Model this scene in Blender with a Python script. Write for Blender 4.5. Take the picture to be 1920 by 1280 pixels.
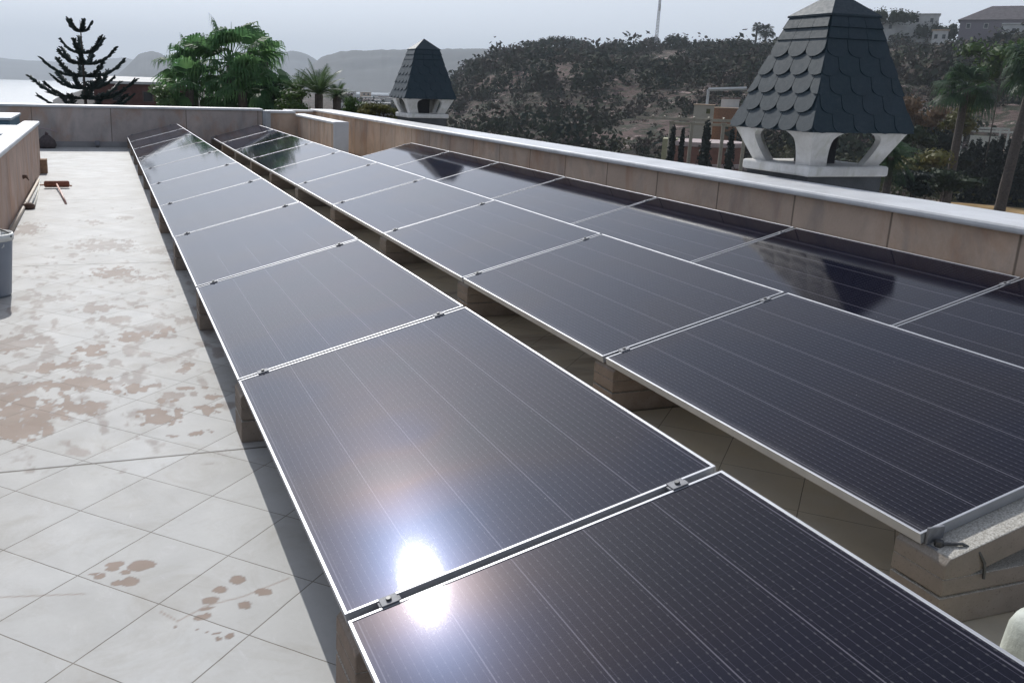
import bpy, math, random
import numpy as np
from mathutils import Vector, Matrix
SC = bpy.context.scene
for o in list(bpy.data.objects): bpy.data.objects.remove(o)
rad = math.radians
# ------------------------------------------------------------------ camera
F_PX, CX, CY, CAM_H = 1712.9, 790.0, 615.9, 1.55
RM = np.array([[0.94620368, -0.32221999, 0.02954432], [0.05635585, 0.25402144, 0.96555535], [0.31862613, 0.91194703, -0.258515]])
cd = bpy.data.cameras.new("camera"); cam = bpy.data.objects.new("camera", cd); SC.collection.objects.link(cam)
cd.sensor_width = 36; cd.lens = F_PX / 1920 * 36; cd.shift_x = (960 - CX) / 1920; cd.shift_y = (CY - 640) / 1920
cd.clip_start = 0.05; cd.clip_end = 20000
cam.matrix_world = Matrix([[RM[0][i], RM[1][i], -RM[2][i], (0, 0, CAM_H)[i]] for i in range(3)] + [[0, 0, 0, 1]])
SC.camera = cam
SC.render.resolution_x, SC.render.resolution_y = 1024, 682
# ------------------------------------------------------------------ sky, sun, exposure
SUN_EL, SUN_AZ = rad(36.0), rad(0.1)          # azimuth measured from +Y towards +X
w = bpy.data.worlds.new("World"); SC.world = w; w.use_nodes = True
wn = w.node_tree; bg = wn.nodes["Background"]; sky = wn.nodes.new("ShaderNodeTexSky")
sky.sky_type = 'NISHITA'; sky.sun_disc = False; sky.sun_elevation = SUN_EL; sky.sun_rotation = SUN_AZ
sky.air_density = 1.0; sky.dust_density = 2.2; sky.ozone_density = 2.0; sky.altitude = 30
hs = wn.nodes.new("ShaderNodeHueSaturation"); hs.inputs['Saturation'].default_value = .22; wn.links.new(sky.outputs[0], hs.inputs['Color'])
tn = wn.nodes.new("ShaderNodeMix"); tn.data_type = 'RGBA'; tn.blend_type = 'MULTIPLY'; tn.inputs[0].default_value = 1; tn.inputs[7].default_value = (.92, .99, 1.14, 1)
wn.links.new(hs.outputs[0], tn.inputs[6]); # pale haze band that whitens the sky towards the horizon
gc_ = wn.nodes.new("ShaderNodeTexCoord"); sx_ = wn.nodes.new("ShaderNodeSeparateXYZ"); wn.links.new(gc_.outputs['Generated'], sx_.inputs[0])
mr_ = wn.nodes.new("ShaderNodeMapRange"); mr_.interpolation_type = 'SMOOTHSTEP'; wn.links.new(sx_.outputs[2], mr_.inputs[0]); mr_.inputs[1].default_value = .02; mr_.inputs[2].default_value = .30; mr_.inputs[3].default_value = .85; mr_.inputs[4].default_value = 0
hm_ = wn.nodes.new("ShaderNodeMix"); hm_.data_type = 'RGBA'; wn.links.new(mr_.outputs[0], hm_.inputs[0]); wn.links.new(tn.outputs[2], hm_.inputs[6]); hm_.inputs[7].default_value = (7.0, 7.5, 8.3, 1)
wn.links.new(hm_.outputs[2], bg.inputs[0]); bg.inputs[1].default_value = 0.132
sl = bpy.data.lights.new("sun", 'SUN'); sun = bpy.data.objects.new("sun", sl); SC.collection.objects.link(sun)
sl.energy = 3.6; sl.angle = rad(0.5); sl.color = (1.0, 0.97, 0.92)
sdir = Vector((math.sin(SUN_AZ) * math.cos(SUN_EL), math.cos(SUN_AZ) * math.cos(SUN_EL), math.sin(SUN_EL)))
sun.rotation_euler = sdir.to_track_quat('Z', 'Y').to_euler()
SC.view_settings.view_transform = 'Standard'; SC.view_settings.look = 'None'
SC.view_settings.exposure = -0.04; SC.view_settings.gamma = 1
SC.render.engine = 'CYCLES'
HAZE_DENSITY = 0.00028
# ------------------------------------------------------------------ helpers
def aze(u, v):                                  # photograph pixel -> azimuth, elevation seen from the camera
    q = RM.T @ np.array([(u - CX) / F_PX, -(v - CY) / F_PX, 1])
    return math.degrees(math.atan2(q[0], q[1])), math.degrees(math.atan2(q[2], math.hypot(q[0], q[1])))
def at(u, v, r):                                # the real place at horizontal distance r in that direction
    a, e = aze(u, v)
    return Vector((r * math.sin(rad(a)), r * math.cos(rad(a)), CAM_H + r * math.tan(rad(e))))
def hash2(ix, iy, s=0):
    h = (ix.astype(np.int64) * 374761393 + iy.astype(np.int64) * 668265263 + s * 1442695041) & 0xffffffff
    h = ((h ^ (h >> 13)) * 1274126177) & 0xffffffff
    return ((h ^ (h >> 16)) & 0xffff) / 65535.0
def vnoise(x, y, s=0):
    x = np.asarray(x, float); y = np.asarray(y, float)
    ix, iy = np.floor(x), np.floor(y); fx, fy = x - ix, y - iy
    fx = fx * fx * (3 - 2 * fx); fy = fy * fy * (3 - 2 * fy)
    a, b, c, d = hash2(ix, iy, s), hash2(ix + 1, iy, s), hash2(ix, iy + 1, s), hash2(ix + 1, iy + 1, s)
    return (a * (1 - fx) + b * fx) * (1 - fy) + (c * (1 - fx) + d * fx) * fy
def fbm(x, y, o=4, s=0):
    t, a, n = 0, .5, 0
    for i in range(o):
        t = t + a * vnoise(np.asarray(x) * 2 ** i, np.asarray(y) * 2 ** i, s + i); n += a; a *= .5
    return t / n
class MB:
    def __init__(s): s.v = []; s.f = []
    def add(s, vs, fs):
        b = len(s.v); s.v.extend([tuple(p) for p in vs]); s.f.extend([tuple(b + i for i in f) for f in fs]); return s
    def box(s, x0, x1, y0, y1, z0, z1):
        return s.add([(x0, y0, z0), (x1, y0, z0), (x1, y1, z0), (x0, y1, z0), (x0, y0, z1), (x1, y0, z1), (x1, y1, z1), (x0, y1, z1)],
                     [(0, 3, 2, 1), (4, 5, 6, 7), (0, 1, 5, 4), (1, 2, 6, 5), (2, 3, 7, 6), (3, 0, 4, 7)])
    def prism_y(s, poly, y0, y1):               # poly in x,z
        n = len(poly)
        vs = [(x, y0, z) for x, z in poly] + [(x, y1, z) for x, z in poly]
        return s.add(vs, [tuple(range(n)), tuple(range(2 * n - 1, n - 1, -1))] + [(i, (i + 1) % n + 0, (i + 1) % n + n, i + n)[::-1] for i in range(n)])
    def tube(s, pts, rs, n=8, cap=True):
        pts = [Vector(p) for p in pts]; b = len(s.v)
        if not hasattr(rs, '__len__'): rs = [rs] * len(pts)
        for i, p in enumerate(pts):
            d = (pts[min(i + 1, len(pts) - 1)] - pts[max(i - 1, 0)]).normalized()
            a = Vector((0, 0, 1)) if abs(d.z) < .9 else Vector((1, 0, 0))
            u = d.cross(a).normalized(); w_ = d.cross(u)
            for k in range(n):
                t = 2 * math.pi * k / n; s.v.append(tuple(p + (u * math.cos(t) + w_ * math.sin(t)) * rs[i]))
        for i in range(len(pts) - 1):
            for k in range(n):
                s.f.append((b + i * n + k, b + i * n + (k + 1) % n, b + (i + 1) * n + (k + 1) % n, b + (i + 1) * n + k))
        if cap:
            s.f.append(tuple(b + k for k in range(n))[::-1]); s.f.append(tuple(b + (len(pts) - 1) * n + k for k in range(n)))
        return s
    def lathe(s, prof, c=(0, 0, 0), n=32):      # prof list of r,z
        b = len(s.v)
        for r, z in prof:
            for k in range(n):
                t = 2 * math.pi * k / n; s.v.append((c[0] + r * math.cos(t), c[1] + r * math.sin(t), c[2] + z))
        for i in range(len(prof) - 1):
            for k in range(n):
                s.f.append((b + i * n + k, b + i * n + (k + 1) % n, b + (i + 1) * n + (k + 1) % n, b + (i + 1) * n + k))
        return s
    def build(s, name, m, parent=None, smooth=False, bevel=0):
        me = bpy.data.meshes.new(name); me.from_pydata(s.v, [], s.f); me.update()
        if m: me.materials.append(m)
        if smooth: me.polygons.foreach_set('use_smooth', [True] * len(me.polygons))
        o = bpy.data.objects.new(name, me); SC.collection.objects.link(o)
        if parent: o.parent = parent
        if bevel:
            md = o.modifiers.new("bevel", 'BEVEL'); md.width = bevel; md.segments = 2; md.limit_method = 'ANGLE'
        return o
def tag(o, label=None, cat=None, group=None, kind=None):
    if label: o['label'] = label
    if cat: o['category'] = cat
    if group: o['group'] = group
    if kind: o['kind'] = kind
    return o
def empty(name, loc=(0, 0, 0), rot=(0, 0, 0)):
    o = bpy.data.objects.new(name, None); SC.collection.objects.link(o); o.location = loc; o.rotation_euler = rot
    o.empty_display_size = .1; return o
def dup(root):
    r = root.copy(); SC.collection.objects.link(r)
    for ch in list(root.children):
        c = ch.copy(); SC.collection.objects.link(c); c.parent = r
        for g in ch.children:
            e = g.copy(); SC.collection.objects.link(e); e.parent = c
    return r
# ------------------------------------------------------------------ material helpers
class NT:
    def __init__(s, name):
        s.m = bpy.data.materials.new(name); s.m.use_nodes = True; s.t = s.m.node_tree; s.p = s.t.nodes["Principled BSDF"]
    def n(s, t, **k):
        o = s.t.nodes.new(t)
        for a, b in k.items():
            if a.startswith('i_'): o.inputs[a[2:].replace('_', ' ')].default_value = b
            else: setattr(o, a, b)
        return o
    def L(s, a, b): s.t.links.new(a, b)
    def co(s, kind='Object'): return s.n("ShaderNodeTexCoord").outputs[kind]
    def math(s, op, a, b=None, c=None):
        o = s.n("ShaderNodeMath", operation=op)
        for i, x in enumerate((a, b, c)):
            if x is None: continue
            if isinstance(x, (int, float)): o.inputs[i].default_value = x
            else: s.L(x, o.inputs[i])
        return o.outputs[0]
    def noise(s, scale, detail=4, rough=.55, vec=None, dist=0):
        o = s.n("ShaderNodeTexNoise"); o.inputs['Scale'].default_value = scale; o.inputs['Detail'].default_value = detail
        o.inputs['Roughness'].default_value = rough; o.inputs['Distortion'].default_value = dist
        if vec is not None: s.L(vec, o.inputs['Vector'])
        return o.outputs['Fac']
    def ramp(s, fac, stops):
        o = s.n("ShaderNodeValToRGB"); s.L(fac, o.inputs[0]); e = o.color_ramp.elements
        while len(e) < len(stops): e.new(.5)
        for x, (p, c) in zip(e, stops):
            x.position = p; x.color = (*c, 1) if hasattr(c, '__len__') else (c, c, c, 1)
        return o.outputs[0]
    def mix(s, fac, a, b, mode='MIX'):
        o = s.n("ShaderNodeMix", data_type='RGBA', blend_type=mode)
        for i, x in ((0, fac), (6, a), (7, b)):
            if isinstance(x, (int, float)): o.inputs[i].default_value = x
            elif isinstance(x, tuple): o.inputs[i].default_value = (*x, 1)
            else: s.L(x, o.inputs[i])
        return o.outputs[2]
    def scale(s, vec, sc):
        o = s.n("ShaderNodeMapping"); o.inputs['Scale'].default_value = sc; s.L(vec, o.inputs[0]); return o.outputs[0]
    def bump(s, h, st=.3, dist=.01):
        o = s.n("ShaderNodeBump"); o.inputs['Strength'].default_value = st; o.inputs['Distance'].default_value = dist
        s.L(h, o.inputs['Height']); s.L(o.outputs[0], s.p.inputs['Normal']); return o.outputs[0]
    def set(s, color=None, rough=None, metal=None, spec=None, **k):
        for nm, x in (('Base Color', color), ('Roughness', rough), ('Metallic', metal), ('Specular IOR Level', spec)):
            if x is None: continue
            if isinstance(x, (int, float)): s.p.inputs[nm].default_value = x
            elif isinstance(x, tuple): s.p.inputs[nm].default_value = (*x, 1)
            else: s.L(x, s.p.inputs[nm])
        return s
def simple(name, c, rough=.7, metal=0, var=.18, sc=6, bump=0, bsc=60, spec=.5):
    t = NT(name); v = t.co(); f = t.noise(sc, 5, .6, v)
    lo = tuple(max(0, x * (1 - var)) for x in c); hi = tuple(min(1, x * (1 + var)) for x in c)
    t.set(t.ramp(f, [(.3, lo), (.7, hi)]), rough, metal, spec)
    if bump: t.bump(t.noise(bsc, 4, .6, v), bump, .01)
    return t.m
def leafmat(name, c1, c2, sc=1.2, rough=.5, trans=.25):
    t = NT(name); v = t.co(); f = t.noise(sc, 3, .6, v)
    col = t.ramp(f, [(.3, c1), (.7, c2)]); t.set(col, rough, 0, .2)
    d = t.n("ShaderNodeBsdfTranslucent"); t.L(col, d.inputs[0]); mx = t.n("ShaderNodeMixShader"); mx.inputs[0].default_value = trans
    t.L(t.p.outputs[0], mx.inputs[1]); t.L(d.outputs[0], mx.inputs[2]); t.L(mx.outputs[0], t.t.nodes["Material Output"].inputs[0])
    return t.m
# ------------------------------------------------------------------ terrace floor
TILE, GA, GX, GY = .3367, .78814, -.1549, 2.8184
J1, J2 = 3.728, 8.058
STAINS_A = [(-0.037, 2.862, 0.028, 0.021), (-0.046, 2.832, 0.021, 0.021), (0.039, 2.829, 0.04, 0.035), (0.062, 2.823, 0.023, 0.021), (-0.007, 2.8, 0.016, 0.017), (-0.087, 2.795, 0.019, 0.017), (-0.105, 2.818, 0.015, 0.007), (0.006, 2.735, 0.027, 0.03), (-0.031, 2.736, 0.025, 0.016), (0.331, 2.653, 0.026, 0.029), (0.27, 2.607, 0.021, 0.025), (0.236, 2.553, 0.026, 0.021), (0.219, 2.515, 0.021, 0.009), (0.201, 2.478, 0.024, 0.014), (0.399, 2.56, 0.026, 0.025), (0.332, 2.498, 0.022, 0.024), (0.233, 2.372, 0.012, 0.008), (0.266, 2.355, 0.012, 0.013), (0.236, 2.344, 0.009, 0.008), (0.204, 2.389, 0.007, 0.005), (0.123, 2.443, 0.006, 0.008), (0.178, 2.416, 0.006, 0.005)]
STAINS_B = [(0.025, 7.674, 0.147, 0.196, 0.6), (0.25, 7.418, 0.101, 0.082, 0.5), (-0.114, 6.448, 0.093, 0.093, 0.5), (-0.024, 6.117, 0.099, 0.071, 0.5), (0.18, 6.449, 0.049, 0.047, 0.5), (-0.467, 6.256, 0.033, 0.058, 0.4), (0.32, 5.808, 0.039, 0.079, 0.7), (0.313, 5.616, 0.038, 0.037, 0.4), (0.149, 5.678, 0.109, 0.1, 0.7), (-0.134, 5.445, 0.073, 0.102, 0.9), (-0.594, 5.496, 0.034, 0.056, 0.6), (-0.35, 5.126, 0.038, 0.1, 0.8), (-0.243, 5.201, 0.078, 0.093, 0.7), (-0.159, 5.1, 0.096, 0.06, 0.5), (-0.181, 4.821, 0.13, 0.09, 0.8), (-0.349, 4.827, 0.064, 0.089, 0.7), (0.065, 4.655, 0.077, 0.069, 0.9), (0.184, 4.687, 0.052, 0.035, 0.6), (-0.051, 4.754, 0.031, 0.08, 0.8), (0.387, 5.0, 0.042, 0.06, 0.8), (0.349, 4.889, 0.033, 0.038, 0.6), (0.339, 4.605, 0.065, 0.034, 0.7), (0.277, 4.501, 0.089, 0.057, 0.5), (0.259, 4.423, 0.03, 0.024, 0.9), (0.189, 4.441, 0.025, 0.032, 0.8), (0.454, 4.432, 0.051, 0.048, 0.8), (0.424, 4.279, 0.062, 0.061, 0.8), (0.184, 4.226, 0.084, 0.095, 0.9), (0.33, 3.963, 0.046, 0.026, 0.8), (0.195, 3.958, 0.023, 0.019, 0.7), (-0.388, 4.446, 0.178, 0.214, 0.8), (-0.42, 4.238, 0.136, 0.154, 0.8), (-0.174, 4.407, 0.108, 0.076, 0.7), (-0.497, 4.794, 0.101, 0.175, 0.6), (-0.525, 5.708, 0.149, 0.145, 0.5), (-0.144, 10.44, 0.098, 0.156, 0.4), (0.194, 10.76, 0.068, 0.125, 0.4), (-0.018, 8.97, 0.237, 0.293, 0.4), (-0.782, 10.046, 0.127, 0.354, 0.5), (0.459, 6.012, 0.067, 0.084, 0.4), (0.598, 6.362, 0.05, 0.079, 0.4), (0.443, 8.61, 0.14, 0.165, 0.3), (-0.394, 6.815, 0.107, 0.102, 0.35)]
def floor_material():
    t = NT("terrace_tiles"); v = t.co(); sep = t.n("ShaderNodeSeparateXYZ"); t.L(v, sep.inputs[0]); X, Y = sep.outputs[0], sep.outputs[1]
    dx, dy = t.math('SUBTRACT', X, GX), t.math('SUBTRACT', Y, GY)
    c, s_ = math.cos(GA), math.sin(GA)
    a = t.math('DIVIDE', t.math('SUBTRACT', t.math('MULTIPLY', dx, c), t.math('MULTIPLY', dy, s_)), TILE)
    b = t.math('DIVIDE', t.math('ADD', t.math('MULTIPLY', dx, s_), t.math('MULTIPLY', dy, c)), TILE)
    wob = t.math('MULTIPLY', t.math('SUBTRACT', t.noise(9, 3, .6, v), .5), .012)
    def line(q, hw):
        q = t.math('ADD', q, wob); fr = t.math('FRACT', t.math('ADD', q, .5)); d = t.math('ABSOLUTE', t.math('SUBTRACT', fr, .5))
        mr = t.n("ShaderNodeMapRange"); t.L(d, mr.inputs[0]); mr.inputs[1].default_value = hw * .45; mr.inputs[2].default_value = hw
        mr.inputs[3].default_value = 1; mr.inputs[4].default_value = 0; return mr.outputs[0]
    g = t.math('MAXIMUM', line(a, .0075), line(b, .0075))
    def joint(y, hw):
        d = t.math('ABSOLUTE', t.math('SUBTRACT', t.math('ADD', Y, t.math('MULTIPLY', wob, .5)), y))
        mr = t.n("ShaderNodeMapRange"); t.L(d, mr.inputs[0]); mr.inputs[1].default_value = hw * .5; mr.inputs[2].default_value = hw
        mr.inputs[3].default_value = 1; mr.inputs[4].default_value = 0; return mr.outputs[0]
    j = t.math('MAXIMUM', t.math('MAXIMUM', joint(J1, .009), joint(J2, .009)), joint(12.39, .008))
    cell = t.n("ShaderNodeCombineXYZ"); t.L(t.math('FLOOR', t.math('ADD', a, 0)), cell.inputs[0]); t.L(t.math('FLOOR', b), cell.inputs[1])
    wn_ = t.n("ShaderNodeTexWhiteNoise", noise_dimensions='3D'); t.L(cell.outputs[0], wn_.inputs['Vector'])
    base = t.ramp(t.noise(2.2, 8, .68, v, .4), [(.25, (.46, .46, .445)), (.5, (.525, .53, .52)), (.78, (.585, .59, .585))])
    base = t.mix(t.math('MULTIPLY', wn_.outputs['Value'], .30), base, (.30, .285, .255))
    fine = t.noise(55, 5, .7, v); base = t.mix(.35, base, t.ramp(fine, [(.3, .33), (.7, .62)]), 'MULTIPLY') if False else t.mix(t.math('MULTIPLY', fine, .28), base, (.33, .32, .3))
    # pale scuffs and faint scratches
    sc = t.noise(14, 7, .75, t.scale(v, (1, .35, 1)), 1.2); base = t.mix(t.ramp(sc, [(.58, 0.0), (.70, .3)]), base, (.60, .60, .61))
    sd = t.noise(3.1, 6, .7, v, .8); base = t.mix(t.ramp(sd, [(.50, 0.0), (.72, .38)]), base, (.30, .265, .215))
    tan_zone = t.n('ShaderNodeMapRange'); t.L(X, tan_zone.inputs[0]); tan_zone.inputs[1].default_value = 1.2; tan_zone.inputs[2].default_value = 1.6; tan_zone.inputs[4].default_value = .62  # tan tone blended in from the left row's right edge rightwards
    base = t.mix(t.math('MULTIPLY', tan_zone.outputs[0], t.ramp(t.noise(3, 5, .6, v), [(.3, .55), (.7, 1.0)])), base, (.6, .48, .29))
    at_ = t.n("ShaderNodeAttribute", attribute_name='stain'); sta = at_.outputs['Fac']
    scol = t.ramp(t.noise(11, 5, .65, v), [(.3, (.10, .066, .042)), (.5, (.155, .09, .062)), (.75, (.21, .145, .11))])
    scol = t.mix(t.ramp(sta, [(.42, 0.0), (.74, .6)]), scol, (.29, .215, .165))
    base = t.mix(t.math('MINIMUM', t.math('MULTIPLY', sta, 1.25), .9), base, scol)
    at2 = t.n("ShaderNodeAttribute", attribute_name='dirt'); base = t.mix(t.math('MULTIPLY', at2.outputs['Fac'], .8), base, (.27, .2, .16))
    gcol = t.ramp(t.noise(4, 4, .6, v), [(.3, (.09, .075, .055)), (.7, (.19, .165, .13))])
    base = t.mix(t.math('MULTIPLY', g, .85), base, gcol)
    base = t.mix(t.math('MULTIPLY', j, .9), base, (.085, .075, .06))
    rough = t.ramp(t.noise(5, 6, .7, v), [(.3, .6), (.7, .7)])
    t.set(base, rough, 0, .2)
    hh = t.math('SUBTRACT', t.math('MULTIPLY', t.noise(24, 5, .6, v), .25), t.math('MAXIMUM', g, j)); t.bump(hh, .35, .004)
    return t.m
def build_floor():
    xs = np.concatenate([np.arange(-4, -.95, .5), np.arange(-.95, .62, .0085), np.arange(.62, 5.5, .35), [5.62]])
    ys = np.concatenate([np.arange(-3, 1.9, .4), np.arange(1.9, 3.2, .007), np.arange(3.2, 5.6, .013), np.arange(5.6, 9, .03), np.arange(9, 21.5, .08), np.arange(21.5, 25.2, .5), [25.2]])
    nx, ny = len(xs), len(ys); Xg, Yg = np.meshgrid(xs, ys); x, y = Xg.ravel(), Yg.ravel()
    st = np.zeros_like(x)
    wx = x + .022 * (fbm(x * 22, y * 22, 3, 5) - .5) * 2; wy = y + .03 * (fbm(x * 22, y * 22, 3, 9) - .5) * 2
    for (cx, cy, rx, ry) in STAINS_A:
        m = (abs(x - cx) < rx * 2.5) & (abs(y - cy) < ry * 2.5)
        ax = x[m] + .35 * (wx[m] - x[m]); ay = y[m] + .35 * (wy[m] - y[m])
        d = 1 - ((ax - cx) / rx) ** 2 - ((ay - cy) / ry) ** 2
        st[m] = np.maximum(st[m], np.clip(d * 4 + .2, 0, 1) * .8)
    dirt = np.zeros_like(x)
    nz = fbm(x * 30, y * 16, 4, 21); nz2 = fbm(x * 9, y * 6, 3, 41)
    for (cx, cy, rx, ry, k) in STAINS_B:
        rx *= 1.18; ry *= 1.15
        m = (abs(x - cx) < rx * 2.4) & (abs(y - cy) < ry * 2.4)
        e = ((wx[m] * 1.0 - cx) / rx) ** 2 + ((wy[m] - cy) / ry) ** 2
        d = (1.25 - e) * .6 + (nz[m] - .5) * 2.2 + (nz2[m] - .5) * .9
        st[m] = np.maximum(st[m], np.clip(d * 5 - .8, 0, 1) * k)
    # scattered light marks of dried water over the middle of the walkway
    m = (y > 3.6) & (y < 12)
    zone = np.clip(1 - abs(y - 6.0) / 3.6, 0, 1) * .22
    st[m] = np.maximum(st[m], np.clip((fbm(x[m] * 14, y[m] * 7, 4, 77) - .74 + zone[m]) * 9, 0, 1) * .38)
    # two thin cracks
    def crack(pts, w_=.004):
        for (ax, ay), (bx, by) in zip(pts[:-1], pts[1:]):
            L2 = (bx - ax) ** 2 + (by - ay) ** 2; tt = np.clip(((x - ax) * (bx - ax) + (y - ay) * (by - ay)) / L2, 0, 1)
            dd = np.hypot(x - ax - tt * (bx - ax), y - ay - tt * (by - ay)); dirt[:] = np.maximum(dirt, np.clip(1.4 - dd / w_, 0, 1) * .8)
    crack([(.085, 2.535), (.13, 2.47), (.22, 2.53), (.33, 2.55), (.49, 2.62)]); crack([(-.42, 2.76), (-.3, 2.735), (-.13, 2.70)])
    idx = np.arange(nx * ny).reshape(ny, nx)
    q = np.stack([idx[:-1, :-1], idx[:-1, 1:], idx[1:, 1:], idx[1:, :-1]], -1).reshape(-1, 4)
    me = bpy.data.meshes.new("terrace_floor"); me.vertices.add(len(x)); me.vertices.foreach_set('co', np.stack([x, y, 0 * x], 1).ravel())
    me.loops.add(q.size); me.loops.foreach_set('vertex_index', q.ravel()); me.polygons.add(len(q)); me.polygons.foreach_set('loop_start', np.arange(0, q.size, 4))
    me.update(calc_edges=True)
    for nm, arr in (('stain', st), ('dirt', dirt)):
        a = me.attributes.new(nm, 'FLOAT', 'POINT'); a.data.foreach_set('value', arr.astype(np.float32))
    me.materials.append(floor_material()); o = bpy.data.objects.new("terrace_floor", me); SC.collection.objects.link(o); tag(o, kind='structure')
build_floor()
# ------------------------------------------------------------------ parapet walls
def wall_material(name, axis, pitch, off, c):
    t = NT(name); v = t.co(); sep = t.n("ShaderNodeSeparateXYZ"); t.L(v, sep.inputs[0]); q = sep.outputs[axis]
    f = t.noise(1.6, 7, .65, v, .5); lo = tuple(x * .78 for x in c); hi = tuple(min(1, x * 1.15) for x in c)
    col = t.ramp(f, [(.3, lo), (.55, c), (.75, hi)])
    rust = t.noise(2.3, 5, .6, t.scale(v, (1, 1, .55)), .6); col = t.mix(t.ramp(rust, [(.47, 0.0), (.66, .6)]), col, (.47, .26, .15))
    grey = t.noise(3.7, 5, .6, t.scale(v, (1, 1, .4)), .4); col = t.mix(t.ramp(grey, [(.5, 0.0), (.70, .45)]), col, (.27, .26, .255))
    sp = t.noise(90, 3, .7, v); col = t.mix(t.math('MULTIPLY', sp, .22), col, (.14, .11, .09))
    cell = t.math('FLOOR', t.math('DIVIDE', t.math('SUBTRACT', q, off), pitch)); wn_ = t.n("ShaderNodeTexWhiteNoise", noise_dimensions='1D'); t.L(cell, wn_.inputs['W'])
    col = t.mix(t.math('MULTIPLY', wn_.outputs['Value'], .3), col, (.25, .2, .18))
    fr = t.math('FRACT', t.math('ADD', t.math('DIVIDE', t.math('SUBTRACT', q, off), pitch), .5)); d = t.math('MULTIPLY', t.math('ABSOLUTE', t.math('SUBTRACT', fr, .5)), pitch)
    mr = t.n("ShaderNodeMapRange"); t.L(d, mr.inputs[0]); mr.inputs[1].default_value = .004; mr.inputs[2].default_value = .013; mr.inputs[3].default_value = 1; mr.inputs[4].default_value = 0
    col = t.mix(t.math('MULTIPLY', mr.outputs[0], .75), col, (.10, .08, .06)); t.set(col, .85, 0, .3)
    t.bump(t.math('SUBTRACT', t.noise(45, 4, .6, v), mr.outputs[0]), .4, .006); return t.m
def cap_material():
    t = NT("coping_paint"); v = t.co(); f = t.noise(2.5, 7, .7, v, .4)
    col = t.ramp(f, [(.25, (.48, .49, .50)), (.5, (.62, .63, .645)), (.75, (.72, .73, .75))])
    dr = t.noise(9, 6, .7, t.scale(v, (1, .4, 1))); col = t.mix(t.ramp(dr, [(.58, 0.0), (.74, .4)]), col, (.3, .28, .25))
    t.set(col, .42, 0, .5); t.bump(t.noise(20, 4, .6, v), .15, .006); return t.m
M_WALLR = wall_material("tan_render_long", 1, .985, .08, (.66, .51, .40))
M_WALLF = wall_material("tan_render_far", 0, 1.6, .2, (.55, .48, .45))
M_WALLL = wall_material("tan_render_left", 1, 2.4, .9, (.62, .45, .36))
M_CAP = cap_material()
def wall(label, body, cap, m, cat='parapet wall', extra=None):
    r = empty("parapet_wall", (0, 0, 0)); tag(r, label, cat, 'parapet walls round the terrace')
    b = MB()
    for q in body: b.box(*q)
    b.build('wall', m, r)
    c = MB()
    for q in cap: c.box(*q)
    c.build('coping', M_CAP, r, bevel=.018)
    return r
WZ = .745
WR = wall("long tan parapet wall with white rounded coping, running along the right of the panels", [(5.235, 5.68, -3, 24.1, -.3, .782)], [(5.165, 5.735, -3, 24.14, .782, .835)], M_WALLR)
wall("greyish far parapet wall closing the terrace behind the far ends of the panel rows", [(-8, 3.5, 21.55, 21.95, -.3, .835)], [(-8, 3.52, 21.50, 22.0, .835, .89)], M_WALLF)
stub = wall("short tan parapet stub with a white painted end, sticking out toward the camera from the far wall", [(4.24, 4.45, 17.55, 21.5, -.3, WZ), (3.62, 4.26, 21.2, 21.55, -.3, WZ + .06)],
     [(4.2, 4.49, 17.5, 21.5, WZ, .80), (3.56, 4.2, 21.15, 21.6, WZ + .06, .865)], M_WALLR)
MB().box(4.2, 4.49, 17.42, 17.5, 0, .80).build('end_pillar', simple('painted_pillar', (.5, .52, .56), .6, var=.1, sc=3), stub, bevel=.012)
MB().box(3.5, 3.62, 21.1, 21.5, 0, .86).build('corner_post', simple('pillar_grey', (.4, .42, .44), .6, var=.15, sc=3), stub, bevel=.01)
wall("low end wall with grey coping between the stub and the long right wall", [(4.45, 5.235, 23.7, 24.1, -.3, .76)], [(4.45, 5.165, 23.65, 24.14, .76, .81)], M_WALLF)
lw = wall("low tan parapet wall with white coping at the left edge, its end rounded off", [(-1.13, -.955, -3, 15.96, -.3, WZ)], [(-1.17, -.925, -3, 16.0, WZ, .80)], M_WALLL)
hb = MB(); hb.tube([(-.955, 12.28, .30), (-.91, 12.28, .31), (-.88, 12.2, .27)], [.03, .02, .006], 6); hb.build('bracket', simple('rusty_iron', (.12, .07, .05), .8, .3), lw)
# skirting strip at the foot of the far wall
MB().box(-4, 3.45, 21.5, 21.55, 0.0, .12).build('skirting', simple('skirting_grey', (.28, .27, .27), .7, var=.2, sc=2), bpy.data.objects['parapet_wall.001'])
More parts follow.
